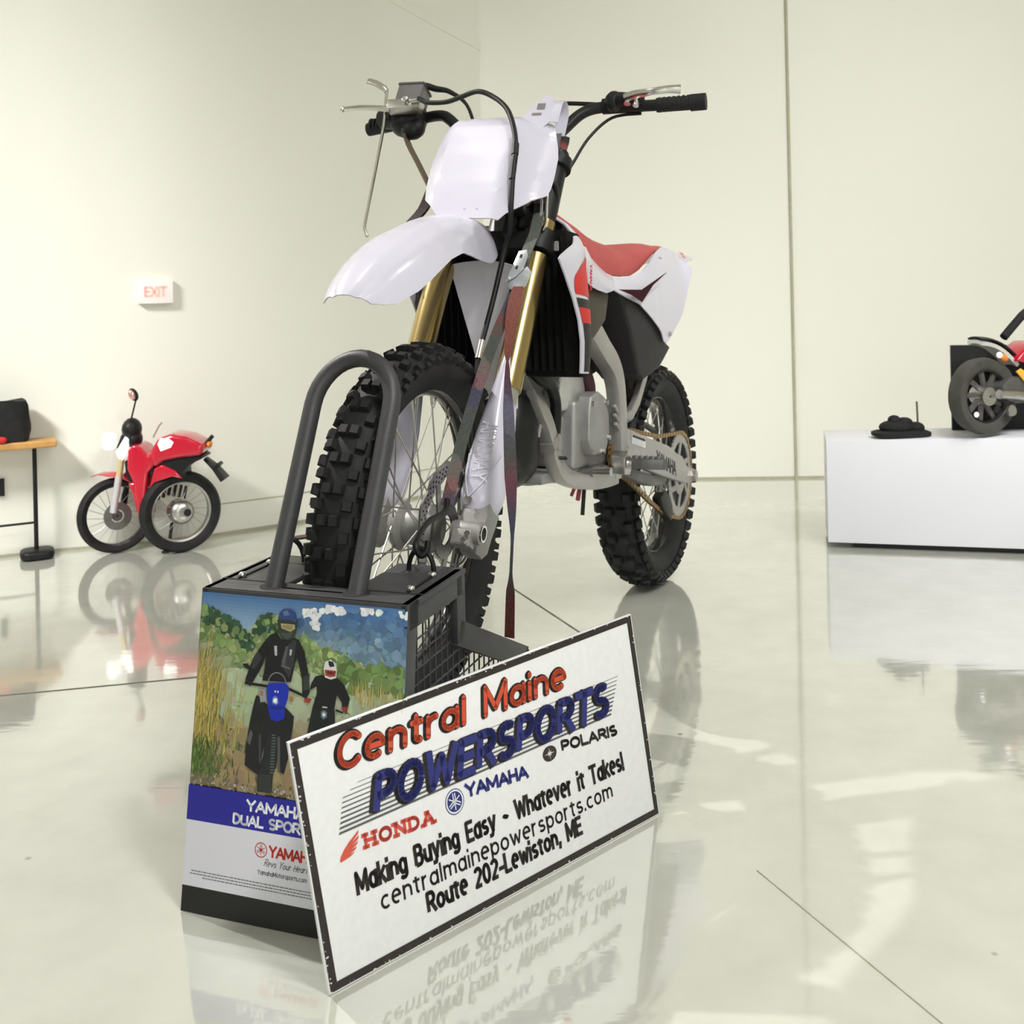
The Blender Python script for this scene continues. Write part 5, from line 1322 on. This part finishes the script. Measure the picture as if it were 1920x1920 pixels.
# ---- work table with bag
tdir = V((.90, .435, 0)).normalized(); tnn = V((tdir.y, -tdir.x, 0))
TBM = M((tdir, -tnn, Zu)).transposed().to_4x4(); TBM.translation = V((-1.665, 3.79, 0))
tb_ = empty('work_table', None, 'light wooden topped table on a thin black leg, at the left edge', 'table', TBM)
g = G(); g.box((-.20, 0, .398), (.54, .11, .024)); build('table_top', g, WOOD, tb_, bevel=.006, seg=3)
for x in (.0, -.42):
    build('leg', G().tube([(x, 0, .02), (x, 0, .39)], .0075, 10), BLK, tb_)
    g = G(); g.blob((x+.002, 0, .017), (.056, .052, .017), 18, 8, e=.5); build('foot', g, BLK, tb_, smooth=50)
build('cross_bar', G().tube([(-.42, 0, .122), (.0, 0, .124)], .004, 8), BLK, tb_)
rings = []
for i in range(9):
    q = i/8; z = .140*q; w_ = interp([(0, .118), (.3, .125), (.6, .118), (.9, .116), (1, .11)], q); d_ = .045*(1-.15*q)
    rings.append([V((w_*math.copysign(abs(cos(a))**.5, cos(a))+.004*sin(5*a+3*q), d_*math.copysign(abs(sin(a))**.5, sin(a))+.004*sin(4*a+5*q), z+.004*sin(3*a)*q)) for a in [2*PI*k/28 for k in range(28)]])
bg_ = build('black_bag', G().loft(rings), FABRIC, None, smooth=50); bg_.matrix_world = TBM @ M.Translation((-.135, 0, .4105)); tag(bg_, 'slumped black fabric bag lying on the wooden table', 'bag')
g = G(); g.blob((0, 0, .012), (.020, .008, .012), 12, 8); g.blob((-.016, .001, .008), (.014, .007, .008), 10, 7); o = build('red_cloth', g, mat('red_cloth', (.6, .02, .02), .7, nz=.15, bump=.4, bscale=150), None, smooth=50); o.matrix_world = TBM @ M.Translation((-.105, -.054, .4105))
tag(o, 'small crumpled red cloth in front of the black bag on the table', 'cloth')

sp_, st_ = wallpt(-1.79)
SMT = M((st_, -V((st_.y, -st_.x, 0)), Zu)).transposed().to_4x4(); SMT.translation = sp_+V((0, 0, .245))
g = G(); g.box((0, -.006, 0), (.018, .012, .06)); o = build('wall_socket', g, GREYP, None, bevel=.001); o.matrix_world = SMT
tag(o, 'small dark box fixed to the wall under the wooden table', 'socket')

# ---- plinth on the right with its exhibits
PL = V((1.045, 3.687, 0)); PR = V((1.985, 3.452, 0)); pd = (PR-PL).normalized(); pn = V((-pd.y, pd.x, 0))
PM = M((pd, pn, Zu)).transposed().to_4x4(); PM.translation = PL
pli = empty('display_plinth', None, 'long low white display plinth on a recessed black base at the right edge', 'plinth', PM)
def ptop(x): return .362+x*.030
g = G(); vs_ = []
for x in (0, 1.15):
    for y in (0, .26): vs_ += [V((x, y, .020)), V((x, y, ptop(x)))]
g.add(vs_, [[0, 1, 3, 2], [4, 6, 7, 5], [0, 4, 5, 1], [2, 3, 7, 6], [0, 2, 6, 4], [1, 5, 7, 3]]); build('plinth_body', g, WHITE, pli, bevel=.002)
g = G(); g.box((.625, .135, .010), (1.08, .21, .0195)); build('plinth_base', g, BLK, pli)
def PWp(x, y, z): return PM @ V((x, y, z))
# black backdrop board, thick panel
bp_ = PWp(.425, .19, ptop(.425)); BBM = M((pd, pn, Zu)).transposed().to_4x4(); BBM.translation = bp_
g = G(); g.box((.36, .012, .147), (.72, .02, .292)); o = build('backdrop_board', g, BLK, None, bevel=.002); o.matrix_world = BBM; tag(o, 'plain black upright board behind the motorcycle on the plinth', 'board')
# bundle
bb = PWp(.245, .06, ptop(.245)); o = G()
o.blob((0, 0, .012), (.098, .05, .013), 16, 7, e=.6); o.blob((-.015, 0, .034), (.06, .04, .024), 14, 8); o.blob((-.022, 0, .056), (.022, .022, .018), 12, 7); o.blob((.012, 0, .050), (.028, .025, .016), 12, 7); o.blob((.05, 0, .03), (.03, .03, .02), 10, 7)
gp = empty('gear_bundle', bb, 'small heap of black gear with an upright rod at the plinth corner', 'gear')
build('gear_heap', o, FABRIC, gp, smooth=50)
build('upright_rod', G().tube([(.058, 0, .02), (.055, 0, .118)], .0035, 8), mat('brown_rod', (.12, .10, .08), .5, nz=.1), gp)
# motorcycle on the plinth (rear end enters the picture)
mo = PWp(.535, .055, ptop(.60)+.004); MMx = M((pd*cos(rad(36))+pn*sin(rad(36)), pn*cos(rad(36))-pd*sin(rad(36)), Zu)).transposed().to_4x4(); MMx.translation = mo
mc_ = empty('custom_motorcycle', None, 'red, black and yellow motorcycle with cast wheel on the white plinth', 'motorcycle', MMx)
wc = V((-.045, 0, .128))
build('rear_tire', G().lathe([(.088, -.02), (.10, -.028), (.120, -.028), (.126, 0), (.120, .028), (.10, .028), (.088, .02)], 48, wc), mat('grey_tire', (.06, .058, .052), .6, nz=.2), mc_)
rm = build('rear_rim', G().lathe([(.089, -.02), (.081, -.015), (.081, .015), (.089, .02)], 48, wc), BLKRIM, mc_)
for k in range(9):
    a = 2*PI*k/9; build('spoke', G().strip([wc+V((.02*cos(a), -.004, .02*sin(a))), wc+V((.083*cos(a+.3), -.004, .083*sin(a+.3)))], .016, .010, (cos(a+PI/2), 0, sin(a+PI/2))), ALUD, rm, bevel=.002)
build('rear_hub', G().lathe([(.004, -.032), (.03, -.03), (.034, 0), (.03, .03), (.004, .032)], 24, wc), STEEL, mc_)
build('reflector', G().blob(wc+V((-.058, -.03, -.055)), (.009, .006, .009), 10, 7), WHT, mc_)
def rows_f(x0, z0, x1, z1, sag, hw, n=10):
    return [[V((lerp(x0, x1, i/n), y, lerp(z0, z1, i/n)+sag*sin(PI*i/n)-.006*abs(y/hw)**2)) for y in (-hw, -hw*.5, 0, hw*.5, hw)] for i in range(n+1)]
build('rear_fender', G().grid(rows_f(-.075, .302, .075, .225, .02, .03), .012), mat('pale_fender', (.62, .62, .58), .3, coat=.4, nz=.03), mc_, smooth=50)
build('fender_edge', G().grid(rows_f(-.075, .318, .085, .250, .02, .028), .006), BLK, mc_, smooth=50)
build('turn_signal', G().blob((.012, -.035, .252), (.020, .012, .012), 10, 7, R=M.Rotation(rad(28), 3, 'Y')), AMBER, mc_)
build('turn_signal', G().blob((-.006, -.036, .262), (.010, .010, .010), 10, 7), WHT, mc_)
g = G(); g.prism([(.055, .24), (.09, .275), (.14, .30), (.30, .30), (.30, .22), (.12, .225)], -.05, .05, XZ); build('seat_cowl', g, REDP, mc_, bevel=.010, seg=3)
g = G(); g.tube([(.030, -.02, .318), (.065, -.02, .348), (.11, -.02, .385), (.16, -.02, .415)], .014, 10); build('sissy_bar', g, FABRIC, mc_)
g = G(); g.tube([(-.02, -.045, .135), (.05, -.045, .13), (.15, -.045, .11), (.35, -.045, .10)], .016, 10); build('exhaust', g, STEEL, mc_)
g = G(); g.prism([(.0, .16), (.04, .19), (.10, .185), (.3, .17), (.3, .09), (.06, .10), (.0, .12)], -.04, .04, XZ); build('engine_block', g, ALUD, mc_, bevel=.006)
g = G(); g.prism([(.055, .205), (.075, .215), (.16, .165), (.3, .14), (.3, .12), (.13, .13)], -.047, -.041, XZ); build('yellow_panel', g, YEL, mc_, bevel=.002)
g = G(); g.tube([(.02, -.05, .08), (.02, -.06, .082)], .018, 12); g.tube([(.12, -.05, .10), (.12, -.06, .102)], .014, 12); build('cover_bolt', g, STEEL, mc_)
build('front_stay', G().tube([(.04, .03, .14), (.30, .03, .2)], .012, 8), BLK, mc_)
